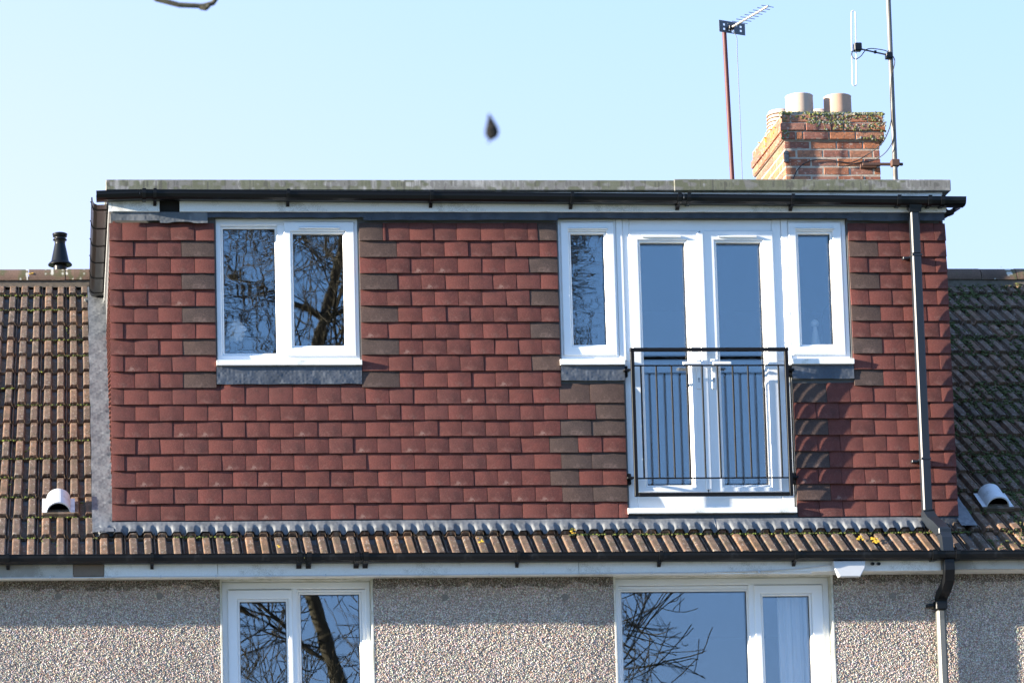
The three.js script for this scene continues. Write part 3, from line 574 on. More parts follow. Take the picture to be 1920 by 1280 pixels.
// windows of the dormer
function sillPiece(parent, x0, x1, y0, y1, zf, mat = M.sill) {
  mesh('sill', extrudeX([[FZ - .05, y0 + .004], [zf - .012, y0], [zf, y0 + .002], [zf + .001, y1 - .004], [zf - .004, y1], [FZ, y1 + .006], [FZ - .05, y1 + .006]], x0, x1), mat, parent);
}
{
  const w = group('window', dormer); w.userData.label = 'two-light white window, its fixed pane beside an opening casement';
  mesh('frame', ringIn(WIN.x0 + .004, WIN.x1 - .003, WIN.y0 + .002, WIN.y1, 1.022, 1.946, 6.252, 7.174, FZ - .06, FZ, .005), M.upvc, w);
  mesh('mullion', box(1.415, 1.47, 6.249, 7.177, FZ - .055, FZ - .001, .004), M.upvc, w);
  sash(w, 1.016, 1.42, 6.246, 7.18, 1.039, 1.401, 6.27, 7.154, FZ - .012, .006, .0032, 2, .1);
  sash(w, 1.462, 1.953, 6.243, 7.197, 1.525, 1.876, 6.319, 7.113, FZ, .014, .0006, 3, .2);
  trickleVent(w, 1.567, 1.85, 7.143, 7.164, FZ + .013);
  sillPiece(w, .979, 1.985, 6.168, 6.205, .022);
  // side lights of the door set
  for (const [fx0, fx1, a0, a1, g0, g1, s, seed, sx0, sx1, lab] of [[UNIT.x0 + .003, 3.798, 3.403, 3.782, 3.476, 3.711, .0062, 5, 3.37, 3.822, 'tall white side light with rippled reflections next to the french doors'], [5.018, UNIT.x1 - .003, 5.022, 5.398, 5.092, 5.32, .0003, 9, 4.996, 5.44, 'tall white side light close to the black downpipe']]) {
    const o = group('side_window', dormer); o.userData.label = lab;
    mesh('frame', ringIn(fx0, fx1, UNIT.y0 + .002, UNIT.y1, fx0 + .04, fx1 - .034, 6.256, 7.17, FZ - .06, FZ, .005), M.upvc, o);
    sash(o, a0, a1, 6.243, 7.196, g0, g1, 6.32, 7.112, FZ, .014, s, seed, .11);
    trickleVent(o, g0 - .022, g1 + .026, 7.141, 7.158, FZ + .013);
    sillPiece(o, sx0, sx1, 6.166, 6.206, .022);
  }
  // french doors
  const d = group('french_door', dormer);
  const fx0 = 3.8445, fx1 = 4.97;
  mesh('coupling_post', box(3.799, 3.8435, UNIT.y0 - .001, UNIT.y1 - .002, FZ - .058, FZ + .006, .004), M.upvc, d);
  mesh('coupling_post', box(4.971, 5.017, UNIT.y0 - .001, UNIT.y1 - .002, FZ - .058, FZ + .006, .004), M.upvc, d);
  mesh('frame', merge([box(DOOR.x0 + .004, 3.89, DOOR.y0 + .002, 6.203, FZ - .06, FZ, .004), box(4.908, DOOR.x1 - .006, DOOR.y0 + .002, 6.203, FZ - .06, FZ, .004), box(3.8905, 4.9075, DOOR.y0 + .002, 5.276, FZ - .06, FZ - .002, .004), box(fx0, 3.892, 6.2035, 7.218, FZ - .06, FZ, .004), box(4.906, fx1, 6.2035, 7.218, FZ - .06, FZ, .004), box(3.8925, 4.9055, 7.132, 7.217, FZ - .06, FZ, .005)]), M.upvc, d);
  for (const [a0, a1, g0, g1, hx, dir, seed] of [[3.888, 4.386, 3.966, 4.282, 4.347, -1, 12], [4.394, 4.91, 4.507, 4.822, 4.452, 1, 15]]) {
    mesh('door_leaf', ringIn(a0, a1, 5.273, 7.134, g0 - .016, g1 + .016, 5.325 - .016, 7.05 + .016, FZ - .05, FZ + .012, .005), M.upvc, d);
    mesh('glazing_bead', ringIn(g0 - .019, g1 + .019, 5.306, 7.069, g0, g1, 5.325, 7.05, FZ - .035, FZ + .001, .007), M.upvcBead, d);
    mesh('gasket', ringIn(g0 - .004, g1 + .004, 5.321, 7.054, g0 + .003, g1 - .003, 5.328, 7.047, FZ - .037, FZ - .027, .0005), M.gasket, d);
    glaze(d, g0 - .006, g1 + .006, 5.32, 7.056, FZ - .033, .0004, seed, .3);
    trickleVent(d, g0 + .012, g1 - .03, 7.082, 7.098, FZ + .011);
    const h = group('handle', d);
    mesh('back_plate', box(hx - .016, hx + .016, 6.0, 6.215, FZ + .011, FZ + .02, .004), M.upvc, h);
    mesh('lever', merge([rod([hx, 6.175, FZ + .018], [hx, 6.175, FZ + .06], .011, 10), box(Math.min(hx - dir * .012, hx + dir * .118), Math.max(hx - dir * .012, hx + dir * .118), 6.164, 6.186, FZ + .05, FZ + .066, .005)]), M.upvc, h);
    mesh('keyhole', merge([rod([hx, 6.073, FZ + .0195], [hx, 6.073, FZ + .0225], .0075, 10), box(hx - .0035, hx + .0035, 6.048, 6.068, FZ + .0195, FZ + .0225)]), M.key, h);
  }
  mesh('meeting_stile', box(4.37, 4.412, 5.29, 7.12, FZ + .0122, FZ + .022, .004), M.upvc, d);
  mesh('door_sill', extrudeX([[FZ - .05, 5.12], [.012, 5.115], [.026, 5.118], [.027, 5.15], [.018, 5.156], [FZ, 5.162], [FZ - .05, 5.162]], 3.813, 4.993), M.sill, d);
  d.userData.label = 'pair of white glazed french doors behind the black balustrade';
}
// ornaments behind the panes
{
  const g = new THREE.SphereGeometry(.07, 26, 18), p = g.attributes.position;
  for (let i = 0; i < p.count; i++) { const a = Math.atan2(p.getY(i), p.getX(i)), k = 1 + .1 * Math.sin(a * 11) + .05 * Math.sin(a * 5 + p.getZ(i) * 60); p.setXYZ(i, p.getX(i) * k, p.getY(i) * k * 1.15, p.getZ(i) * .6); }
  g.computeVertexNormals();
  const o = tag(group('ornament', null, [1.125, 6.2, -.2]), 'pale round petalled ornament standing behind the fixed pane of the dormer window', 'ornament');
  mesh('stand', lathe([[.0, .0], [.04, .0], [.04, .01], [.008, .02], [.008, .21]], 14), M.dark, o);
  mesh('petals', g.translate(0, .26, 0), M.ornament, o);
  const f = tag(group('figurine', null, [5.235, 6.2, -.24]), 'small pale figurine on the ledge behind the side light by the downpipe', 'figurine');
  mesh('body', lathe([[0, 0], [.05, 0], [.045, .05], [.035, .16], [.02, .25], [.012, .29]], 16), M.ornament, f);
  mesh('head', new THREE.SphereGeometry(.028, 14, 10).translate(0, .315, 0), M.ornament, f);
  mesh('window_board', merge([box(.9, 2.05, 6.165, 6.199, -.32, -.15), box(4.98, 5.5, 6.165, 6.199, -.32, -.15)]), M.room, dormer);
}
// lead aprons over the eaves tiles, dressed down over the ribs
{
  const joints = [.13, .63, 2.36, 3.4, 4.39, 5.405, 5.86], rp = TW / 2;
  const ribLift = (x) => { const t = ((x - RT0 + .0495) / rp % 1 + 1) % 1, d = Math.min(t, 1 - t); return sstep(.42, .24, d); };
  for (let k = 0; k + 1 < joints.length; k++) {
    const a = joints[k], b = joints[k + 1] + .02, nx = Math.ceil((b - a) / .009), prof = [0, .16, .3, .45, .62, .8, 1], P = [], T = [], I = [];
    for (let i = 0; i <= nx; i++) for (const t of prof) {
      const x = a + (b - a) * i / nx, wob = vnoise(x * 7, t * 2, 190 + k);
      let y, z;
      const s0 = .487 - .012, s = s0 - t * (.118 + .02 * (vnoise(x * 5, 0, 191) - .5)), fall = sstep(.1, .75, t);
      const h = .012 - RIBH * .85 * (1 - ribLift(x + (wob - .5) * .012)) * fall + .004 * (wob - .5) + .012 * (1 - fall);
      const q = onRoof(x, s, h); y = q.y; z = q.z;
      if (t === 0) { y += .012; z -= .01; }
      P.push(x, y, z + (k % 2) * .0015); T.push(x, t * .14);
    }
    const m = prof.length;
    for (let i = 0; i < nx; i++) for (let j = 0; j + 1 < m; j++) { const p = i * m + j; I.push(p, p + 1, p + m, p + m, p + 1, p + m + 1); }
    const g = new THREE.BufferGeometry(); g.setAttribute('position', new THREE.Float32BufferAttribute(P, 3)); g.setAttribute('uv', new THREE.Float32BufferAttribute(T, 2)); g.setIndex(I); g.computeVertexNormals();
    const u = g.clone().translate(0, -.002, -.001), ui = u.index.array; for (let i = 0; i < ui.length; i += 3) { const t = ui[i]; ui[i] = ui[i + 1]; ui[i + 1] = t; } u.computeVertexNormals();
    mesh('lead_apron', merge([g, u]), M.lead, dormer);
  }
  mesh('apron_upstand', box(DX0, DX1, 4.95, 5.11, -.026, -.014), M.leadDark, dormer);
  // crumpled lead beside the cheeks
  const gully = (x0, x1, s0, s1, seed, lift) => {
    const g = new THREE.PlaneGeometry(x1 - x0, s1 - s0, 8, Math.ceil((s1 - s0) / .03)), p = g.attributes.position, T = g.attributes.uv;
    for (let i = 0; i < p.count; i++) { const x = p.getX(i), s = p.getY(i), lap = ((s + 9) / .62) % 1; T.setXY(i, x * 1.3, s); const q = onRoof(x + (x0 + x1) / 2 + .007 * (vnoise(s * 6, 0, seed) - .5) * (x < 0 ? 1 : 0), s + (s0 + s1) / 2, lift + .007 * (vnoise(x * 11, s * 7, seed + 1) - .5) + .006 * lap); p.setXYZ(i, q.x, q.y, q.z); }
    g.computeVertexNormals(); const under = g.clone().translate(0, -.003, -.001), ui = under.index.array; for (let i = 0; i < ui.length; i += 3) { const t = ui[i]; ui[i] = ui[i + 1]; ui[i + 1] = t; } under.computeVertexNormals();
    mesh('side_flashing', merge([g, under]), M.lead, dormer);
  };
  gully(.115, DX0 + .012, .36, 5.45, 195, .012);
  gully(DX1 - .012, DX1 + .1, .38, 5.45, 197, .01);
}

// ---------------------------------------------------------------- juliet balcony
{
  const b = tag(group('juliet_balcony', null, [0, 0, 0]), 'black metal juliet balcony railing across the french doors', 'railing');
  const z0 = .033, z1 = .059, xl = 3.855, xr = 4.965, yb = 5.23, yt = 6.277;
  mesh('top_rail', box(xl - .003, xr + .003, yt - .025, yt, z0, z1, .003), M.rail, b);
  mesh('bottom_rail', box(xl + .0265, xr - .0265, yb, yb + .026, z0, z1, .003), M.rail, b);
  mesh('post', box(xl, xl + .026, yb, yt - .0255, z0, z1, .003), M.rail, b);
  mesh('post', box(xr - .026, xr, yb, yt - .0255, z0, z1, .003), M.rail, b);
  for (const y of [6.152, 5.358]) mesh('crossbar', box(xl + .0265, xr - .0265, y - .0045, y + .0045, z0 + .006, z1 - .006, .002), M.rail, b);
  for (let k = 0; k < 10; k++) mesh('baluster', rod([3.926 + k * .1076, 5.363, .046], [3.926 + k * .1076, 6.147, .046], .0065, 8), M.rail, b);
  for (const [x, d] of [[xl, -1], [xr, 1]]) for (const y of [6.125, 5.365]) mesh('bracket', merge([box(x + d * .024 - .014, x + d * .024 + .014, y - .039, y + .039, FZ + .001, -.012, .004), box(Math.min(x, x + d * .045), Math.max(x, x + d * .045), y - .007, y + .007, -.0115, .04, .002)]), M.rail, b);
}

// ---------------------------------------------------------------- gutters and downpipes
// channel section (z outwards, y up), rim at y = 0
const gutterPts = (() => {
  const o = [[0, 0], [0, -.058], [.012, -.07], [.075, -.072], [.1, -.058], [.11, -.03], [.112, -.004], [.117, 0], [.114, .003], [.108, 0]], i = [[.1065, -.03], [.097, -.055], [.074, -.0685], [.013, -.0665], [.003, -.056], [.003, 0]];
  return [...o, ...i].map(([z, y]) => [z, y * .76]);
})();
function gutterRun(name, parent, ax, ay, az, bx, by, bz, out, mat, sec = gutterPts) {
  const A = V(ax, ay, az), B = V(bx, by, bz), L = A.distanceTo(B);
  const s = new THREE.Shape(sec.map(([z, y]) => new THREE.Vector2(z, y)));
  const g = new THREE.ExtrudeGeometry(s, { depth: L, bevelEnabled: false });
  const Z = B.clone().sub(A).normalize(), X = out.clone().addScaledVector(Z, -out.dot(Z)).normalize(), Y = Z.clone().cross(X);
  const flip = Y.y < 0; if (flip) Y.negate();
  g.applyMatrix4(new THREE.Matrix4().makeBasis(X, Y, Z).setPosition(A));
  let q = g.index ? g.toNonIndexed() : g;
  if (flip) { const a = q.attributes.position.array; for (let i = 0; i < a.length; i += 9) for (let k = 0; k < 3; k++) { const t = a[i + 3 + k]; a[i + 3 + k] = a[i + 6 + k]; a[i + 6 + k] = t; } }
  q.computeVertexNormals();
  return mesh(name, uvMetres(q), mat, parent);
}
const outset = (k) => gutterPts.slice(0, 10).map(([z, y]) => [z + (z > .05 ? k : 0), y - (y < -.038 ? k : 0) + (y > -.01 ? k * .8 : 0)]).concat([[.1035, -.002], [.09, -.038], [.07, -.05], [.014, -.048], [.005, -.038], [.005, 0]]);
function clip(parent, x, y, z, w = .022, leg = true) {
  const m = gutterRun('gutter_bracket', parent, x - w / 2, y, z, x + w / 2, y, z, V(0, 0, 1), M.black, outset(.008));
  if (leg) mesh('bracket_leg', extrudeX([[z, y - .05], [z + .06, y - .056], [z + .03, y - .07], [z + .012, y - .086], [z, y - .086]], x - w / 2, x + w / 2), M.black, parent);
  return m;
}
{
  const g = tag(group('gutter', null, [0, 0, 0]), 'long black plastic gutter along the eaves below the dormer', 'gutter');
  const y = (x) => 4.79 - .0025 * (x + .4);
  for (const [a, b] of [[WX0, 1.528], [1.53, 1.913], [1.915, 5.91], [5.912, WX1]]) gutterRun('channel', g, a, y(a), FASCIA_Z + .002, b, y(b), FASCIA_Z + .002, V(0, 0, 1), M.blackWorn);
  for (const x of [-1.45, -.454, .508, 2.976, 3.948, 4.875, 6.95, 7.9]) clip(g, x, y(x), FASCIA_Z + .0022);
  for (const x of [1.497, 1.561, 1.884, 1.945]) clip(g, x, y(x), FASCIA_Z + .0022, .034);
  for (const x of [5.83, 5.99]) clip(g, x, y(x), FASCIA_Z + .0022, .03, false);
}
{
  const g = tag(group('gutter', null, [0, 0, 0]), 'black plastic gutter under the grey coping of the flat dormer roof', 'gutter');
  const y = (x) => 7.376 - .0085 * Math.max(0, x - 1), z = .032;
  gutterRun('channel', g, .46, 7.376, z, 4.25, y(4.25), z, V(0, 0, 1), M.black);
  gutterRun('channel', g, 4.252, y(4.252), z, 5.77, y(5.77), z, V(0, 0, 1), M.black);
  gutterRun('corner_piece', g, .16, 7.366, z, .458, 7.376, z, V(0, 0, 1), M.black);
  gutterRun('outlet', g, 5.772, y(5.77), z, 6.01, y(6.01), z, V(0, 0, 1), M.black);
  gutterRun('corner_piece', g, 6.012, y(6.0), z, 6.255, y(6.2), z, V(0, 0, 1), M.black);
  for (const x of [.565, 1.487, 2.484, 3.468, 5.024]) clip(g, x, y(x), z + .0002);
  for (const x of [.49, 4.222, 4.289, 5.778, 5.998, 6.09]) clip(g, x, y(x), z + .0002, .026, x > 4 && x < 4.25);
  for (const [x, o] of [[.267, -1], [6.118, 1]]) gutterRun('side_board', dormer, x, 7.252, .028, x, 7.56, -4.05, V(o, 0, 0), M.upvc, [[0, 0], [.022, 0], [.022, .12], [0, .12]]);
  for (const [x, o] of [[.33, -1], [6.07, 1]]) gutterRun('added_shade_coping', dormer, x, 7.4, -.09, x, 8.08, -4.25, V(o, 0, 0), M.coping, [[0, 0], [.1, 0], [.1, .075], [0, .075]]);  // added kerbs, raised at the unseen rear to cast shade on the right slope
  // returns along both verges, rising with the roof
  gutterRun('side_channel', g, .243, 7.352, .03, .243, 7.67, -4.05, V(-1, 0, 0), M.black);
  gutterRun('side_channel', g, 6.142, 7.32, .03, 6.142, 7.66, -4.05, V(1, 0, 0), M.black);
  for (let k = 0; k < 6; k++) { const z0 = -.15 - k * .72, yy = 7.352 + (0.03 - z0) * .078; gutterRun('gutter_bracket', g, .2428, yy, z0, .2428, yy + .0023, z0 - .03, V(-1, 0, 0), M.black, outset(.006)); gutterRun('gutter_bracket', g, 6.1422, yy - .03, z0, 6.1422, yy - .028, z0 - .03, V(1, 0, 0), M.black, outset(.006)); }
  mesh('spout', merge([rod([.25, 7.58, -4.0], [.12, 7.57, -3.98], .028, 12), rod([.12, 7.57, -3.98], [.09, 7.565, -3.975], .033, 12)]), M.pipeGrey, g);
}
function squarePipe(x0, x1, y0, y1, z0, z1, c = .009) { return box(x0, x1, y0, y1, z0, z1, c); }
// a square pipe swept through points (thick t)
function sweepSquare(pts, w, d) {
  const P = [], I = [], v = pts.map((p) => V(...p)), n = v.length;
  v.forEach((p, i) => { const t = v[Math.min(n - 1, i + 1)].clone().sub(v[Math.max(0, i - 1)]).normalize(), X = V(1, 0, 0), N = X.clone().cross(t).normalize(), S = t.clone().cross(N).normalize(); for (const [a, b] of [[-1, -1], [1, -1], [1, 1], [-1, 1]]) P.push(...p.clone().addScaledVector(S, a * w / 2).addScaledVector(N, b * d / 2).toArray()); });
  for (let i = 0; i + 1 < n; i++) for (let k = 0; k < 4; k++) { const a = i * 4 + k, b = i * 4 + (k + 1) % 4; I.push(a, b, a + 4, b, b + 4, a + 4); }
  I.push(0, 2, 1, 0, 3, 2); const e = (n - 1) * 4; I.push(e, e + 1, e + 2, e, e + 2, e + 3);
  let g = new THREE.BufferGeometry(); g.setAttribute('position', new THREE.Float32BufferAttribute(P, 3)); g.setIndex(I); g = g.toNonIndexed(); g.computeVertexNormals(); return uvMetres(g);
}
{
  const p = tag(group('downpipe', null, [0, 0, 0]), 'square black downpipe down the tiled dormer front into the eaves gutter', 'downpipe');
  const x0 = 5.868, x1 = 5.93, z0 = .03, z1 = .092;
  mesh('pipe', squarePipe(x0, x1, 6.936, 7.25, z0, z1), M.pipeBlack, p);
  mesh('pipe', squarePipe(x0 - .001, x1 + .001, 5.1, 6.934, z0 - .001, z1 + .001), M.pipeBlack, p);
  mesh('hopper', sweepSquare([[5.899, 7.252, .064], [5.899, 7.275, .075], [5.899, 7.3, .085]], .085, .075), M.pipeBlack, p);
  for (const y of [6.93, 5.48]) mesh('pipe_bracket', merge([box(x0 - .005, x1 + .005, y - .008, y + .008, -.01, z1 + .005, .002), box(x0 - .05, x0 - .006, y - .016, y + .002, -.008, .03, .003)]), M.pipeBlack, p);
  mesh('shoe', sweepSquare([[5.9, 5.115, .063], [5.902, 5.085, .067], [5.91, 5.03, .13], [5.925, 4.985, .21], [5.932, 4.93, .31], [5.933, 4.86, .378], [5.933, 4.75, .4]], .074, .074), M.pipeBlack, p);
  mesh('shoe_collar', box(5.888, 5.976, 4.905, 4.95, .27, .368, .006), M.pipeBlack, p);
}
{
  const p = tag(group('downpipe', null, [0, 0, 0]), 'weathered grey downpipe with black swan neck on the pebbledash wall', 'downpipe');
  mesh('swan_neck', sweepSquare([[5.935, 4.72, .4], [5.937, 4.655, .398], [5.94, 4.6, .375], [5.942, 4.545, .28], [5.935, 4.5, .2], [5.928, 4.46, .182]], .066, .066), M.black, p);
  mesh('socket', box(5.888, 5.968, 4.405, 4.468, .145, .222, .006), M.blackWorn, p);
  mesh('pipe', squarePipe(5.896, 5.96, .06, 4.41, .15, .213, .016), M.pipeGrey, p);
  mesh('pipe_bracket', merge([box(5.842, 5.8875, 4.43, 4.452, WALL_Z, .19, .004)]), M.black, p);
}
// white box on the fascia and its cable
{
  const o = tag(group('security_light_box', null, [5.25, 4.66, FASCIA_Z]), 'white tapered plastic box fixed on the fascia beside the downpipe', 'box');
  const s = new THREE.Shape([[-.105, .052], [.105, .052], [.1, .01], [.068, -.045], [-.068, -.045], [-.1, .01]].map(([x, y]) => new THREE.Vector2(x, y)));
  const g = uvMetres(new THREE.ExtrudeGeometry(s, { depth: .045, bevelEnabled: true, bevelSize: .006, bevelThickness: .008, bevelSegments: 3 }).translate(0, 0, .011));
  mesh('casing', g, M.whitePlastic, o); mesh('back_plate', box(-.08, .08, -.03, .045, -.001, .0035), M.whitePlastic, o);
  const pts = []; for (let i = 0; i <= 40; i++) { const x = 5.14 - i * .16; pts.push([x, 4.652 + .05 * Math.exp(-i / 2.2) - .004 + .004 * (vnoise(i * .8, 0, 201)), FASCIA_Z + .0105]); }
  const c = tag(group('cable', null, [0, 0, 0]), 'thin white cable clipped along the bottom of the eaves fascia', 'cable');
  mesh('wire', tube(pts, .0036, 160, 6), M.whitePlastic, c);
  for (let k = 1; k < 17; k++) mesh('cable_clip', box(5.0 - k * .37, 5.012 - k * .37, 4.643, 4.659, FASCIA_Z + .0045, FASCIA_Z + .0155, .002), M.whitePlastic, c);
  const hl = tag(group('bracket_stub', null, [5.42, 4.705, FASCIA_Z]), 'two small black stubs left on the fascia close to the white box', 'stubs');
  for (const x of [0, .042]) mesh('stub', rod([x, 0, 0], [x, -.004, .03], .011, 10), M.black, hl);
}

// ---------------------------------------------------------------- roof vents, flue
function cowl(x, s, label) {
  const o = tag(group('roof_vent', null), label, 'roof vent', 'half-round roof vents');
  o.position.copy(onRoof(x, s, 0)); o.quaternion.copy(roofQ);
  // arch in x-z, drawn out up the slope (y)
  const arch = (r, f, t) => { const q = []; for (let i = 0; i <= 16; i++) { const a = Math.PI * i / 16; q.push([-Math.cos(a) * r, Math.sin(a) * (r * .92)]); } return [[-f, 0], ...q.map(([a, b]) => [a, b]), [f, 0]]; };
  const outer = arch(.082, .113), P = outer.map(([a, b]) => new THREE.Vector2(a, b + .004)), inner = outer.slice().reverse().map(([a, b]) => new THREE.Vector2(a * .955, b - (Math.abs(a) < .083 ? .001 : .001) - (b > .01 ? .005 : .001)));
  const g = new THREE.ExtrudeGeometry(new THREE.Shape([...P, ...inner]), { depth: .24, bevelEnabled: false }).rotateX(-Math.PI / 2);  // (x, y, z) -> (x, z, -y)
  g.scale(1, 1, -1); const a = (g.index ? g.toNonIndexed() : g), ar = a.attributes.position.array; for (let i = 0; i < ar.length; i += 9) for (let k = 0; k < 3; k++) { const t = ar[i + 3 + k]; ar[i + 3 + k] = ar[i + 6 + k]; ar[i + 6 + k] = t; }
  a.computeVertexNormals();
  mesh('hood', uvMetres(a), M.ventWhite, o);
  const back = new THREE.Shape(); back.absarc(0, 0, .078, 0, Math.PI, false); back.closePath();
  mesh('grille', uvMetres(new THREE.ExtrudeGeometry(back, { depth: .01, bevelEnabled: false }).scale(1, .9, 1).rotateX(-Math.PI / 2).scale(1, 1, -1).translate(0, .05, 0)), M.mortar, o);
  mesh('base_tile', box(-.11, .11, -.02, .24, -.03, .002, .003), M.roofTile[3], o);
  return o;
}
cowl(-.118, .73, 'sunlit white half-round vent on the brown roof slope beside the lead strip');
cowl(6.485, .73, 'shaded white half-round vent on the mossy roof slope past the downpipe');
{
  const o = tag(group('flue_terminal', null, [-.112, 7.86, -4.42]), 'black plastic vent terminal with flared skirt standing on the ridge', 'vent pipe');
  mesh('pipe', lathe([[.056, -.1], [.056, .15]], 28), M.black, o);
  mesh('skirt', lathe([[.05, .135], [.099, .128], [.101, .136], [.09, .15], [.075, .162], [.046, .305], [.044, .31], [.0, .31]], 32), M.black, o);
  mesh('cap', lathe([[.044, .305], [.046, .34], [.058, .343], [.058, .352], [.047, .356], [.047, .37], [.059, .373], [.059, .386], [.063, .39], [.063, .398], [.05, .404], [0, .406]], 32), M.black, o);
}

// ---------------------------------------------------------------- chimney
{
  const o = tag(group('chimney', null, [5.99, 0, -4.1]), 'orange brick chimney stack with mossy corbelled top and four clay pots', 'chimney');
  const w = .812, d = 1.12, y0 = 7.55, ch = .0752, gap = .011, r = rng(606), bl = .2245;
  mesh('mortar', merge([box(.003, w - .003, y0, 8.985, -d + .003, -.003), box(-.016, w + .024, 8.984, 9.212, -d - .012, .014)]), M.mortar, o);
  const variants = new Map();
  const brick = (x0, x1, ya, yb, z0, z1) => {
    const k = [x1 - x0, yb - ya, z1 - z0].map((q) => Math.round(q * 400)).join('_') + '_' + Math.floor(r() * 2);
    if (!variants.has(k)) variants.set(k, box(-(x1 - x0) / 2, (x1 - x0) / 2, -(yb - ya) / 2, (yb - ya) / 2, -(z1 - z0) / 2, (z1 - z0) / 2, .0035 + r() * .002));
    const m = mesh('brick', variants.get(k), M.brick[Math.floor(r() * 7)], o);
    m.position.set((x0 + x1) / 2 + (r() - .5) * .003, (ya + yb) / 2 + (r() - .5) * .002, (z0 + z1) / 2 + (r() - .5) * .005);
    m.rotation.set((r() - .5) * .012, (r() - .5) * .012, (r() - .5) * .016);
  };
  const top = 8.982;
  for (let c = 0; c < 9; c++) {                                              // shaft, counted down from the corbel
    const yb = top - c * ch - gap / 2, ya = yb - ch + gap, odd = c % 2;
    let x = 0; const cuts = odd ? [.104, .104 + bl, .104 + 2 * bl, .104 + 3 * bl - .02, w] : [bl, 2 * bl, 3 * bl, w];
    for (const e of cuts) { const q = Math.min(w, e); if (q - x > .03) brick(x, q - gap * (q < w ? 1 : 0), ya, yb, -.1, 0); x = q; }
    for (let z = odd ? -.1 - gap : -.1 - gap - .0; z > -d + .03;) { const l = odd ? .214 : (z > -.2 ? .11 : .214), e = Math.max(-d, z - l); brick(0, .1, ya, yb, e, z); if (c < 4) brick(w - .1, w, ya, yb, e, z); z = e - gap; }
  }
  for (let c = 0; c < 3; c++) {                                              // corbelled courses
    const ya = top + c * ch + gap / 2, yb = ya + ch - gap, p = [.026, .034, .02][c], X0 = -p, X1 = w + p + .012, Z1 = p;
    let x = X0; const off = [.125, .215, .08][c];
    for (const e of [X0 + off, X0 + off + [.06, 0.225, .225][c], X0 + off + [.285, .33, .45][c], X0 + off + [.51, .555, .66][c], X1]) { if (e - x > .03) brick(x, Math.min(e, X1) - (e < X1 ? gap : 0), ya, yb, -.09, Z1); x = e; }
    for (let z = -.09 - gap; z > -d;) { const l = (c % 2 ? .214 : z > -.15 ? .12 : .214), e = Math.max(-d - p, z - l); brick(X0, X0 + .1, ya, yb, e, z); z = e - gap; }
  }
  // sloping mortar bed round the pots
  const fl = new THREE.BoxGeometry(w + .02, .05, d - .0, 22, 3, 14), fp = fl.attributes.position;
  for (let i = 0; i < fp.count; i++) { const x = fp.getX(i), y = fp.getY(i), z = fp.getZ(i), k = y > 0 ? .84 : 1; fp.setXYZ(i, x * k + .008 * (vnoise(x * 20, z * 20, 211) - .5), y + (y > 0 ? .02 * (vnoise(x * 12, z * 12, 212) - .5) : 0), z * (y > 0 ? .88 : 1)); }
  fl.computeVertexNormals();
  mesh('flaunching', uvMetres(fl.toNonIndexed()).translate(w / 2 + .004, 9.228, -d / 2 - .008), M.mortar, o);
  const potWall = (R0, R1, h) => lathe([[R0 - .03, .02], [R0, 0], [R0, h * .3], [R1, h - .012], [R1 + .002, h - .004], [R1 - .006, h], [R1 - .018, h - .004], [R1 - .02, h - .06], [R0 - .03, .02]], 36);
  const pot = (x, z, y, R0, R1, h, mat) => { const q = group('chimney_pot', o, [x, y, z]); mesh('shell', potWall(R0, R1, h), mat, q); return q; };
  pot(.188, -.2, 9.225, .117, .116, .205, M.potPale); pot(.518, -.2, 9.225, .117, .116, .2, M.pot);
  for (const [x, z, h] of [[.16, -.78, .245], [.5, -.78, .245]]) {
    const q = pot(x, z, 9.225, .112, .105, h, M.potPale);
    for (let k = 0; k < 5; k++) mesh('louvre', lathe([[.1, .0], [.122, -.006], [.124, .002], [.1, .02]], 28).translate(0, .08 + k * .032, 0), M.potPale, q);
  }
  // moss cushions and lichen crusts on the corbel
  const L = [], q0 = new THREE.Quaternion(), gcol = () => r() < .62 ? mixc([.09, .1, .028], [.18, .18, .055], r()) : mixc([.17, .18, .135], [.28, .28, .23], r());
  for (let n = 0; n < 1500; n++) {
    const x = -.02 + r() * (w + .06), t = r(), a = .004 + r() * .011;
    if (vnoise(x * 9, t * 3, 213) < .36) continue;
    L.push([V(x, 9.207 + t * .035 + (r() - .5) * .01, .016 - t * .075 + (r() - .5) * .012), a, a * .8, a, gcol(), q0]);
  }
  for (let n = 0; n < 1600; n++) {
    const x = -.03 + r() * (w + .08), c = Math.floor(r() * 3), y = top + c * ch + (r() < .45 ? ch : r() * ch), a = .003 + r() * .009, right = sstep(.6, .95, x / w);
    if (vnoise(x * 8, y * 22, 214) < .68 - right * .27 - (y > 9.12 ? .05 : 0)) continue;
    L.push([V(x, y, [.028, .036, .022][c] + (r() - .5) * .004), a, a * .8, a * .35, gcol(), q0]);
  }
  for (let n = 0; n < 240; n++) L.push([V(w + .03 + (r() - .5) * .03, top + r() * .26, -.02 - r() * .1), .006 + r() * .008, .008, .008, gcol(), q0]);
  for (let n = 0; n < 60; n++) { const t = r(); if (vnoise(t * 8, 0, 215) < .5) continue; L.push([V(-.034 + (r() - .5) * .004, top + .07 + r() * .15, -.1 - t * .7), .004, .006 + r() * .012, .006 + r() * .014, mixc([.55, .3, .015], [.62, .42, .06], r()), q0]); }
  clumps('moss', L, white, o, 8);
  mesh('corner_shackle', merge([rod([.008, 8.79, .012], [.008, 8.865, .012], .022, 12), new THREE.SphereGeometry(.024, 14, 10).translate(.008, 8.868, .014)]), M.galv, o);
}

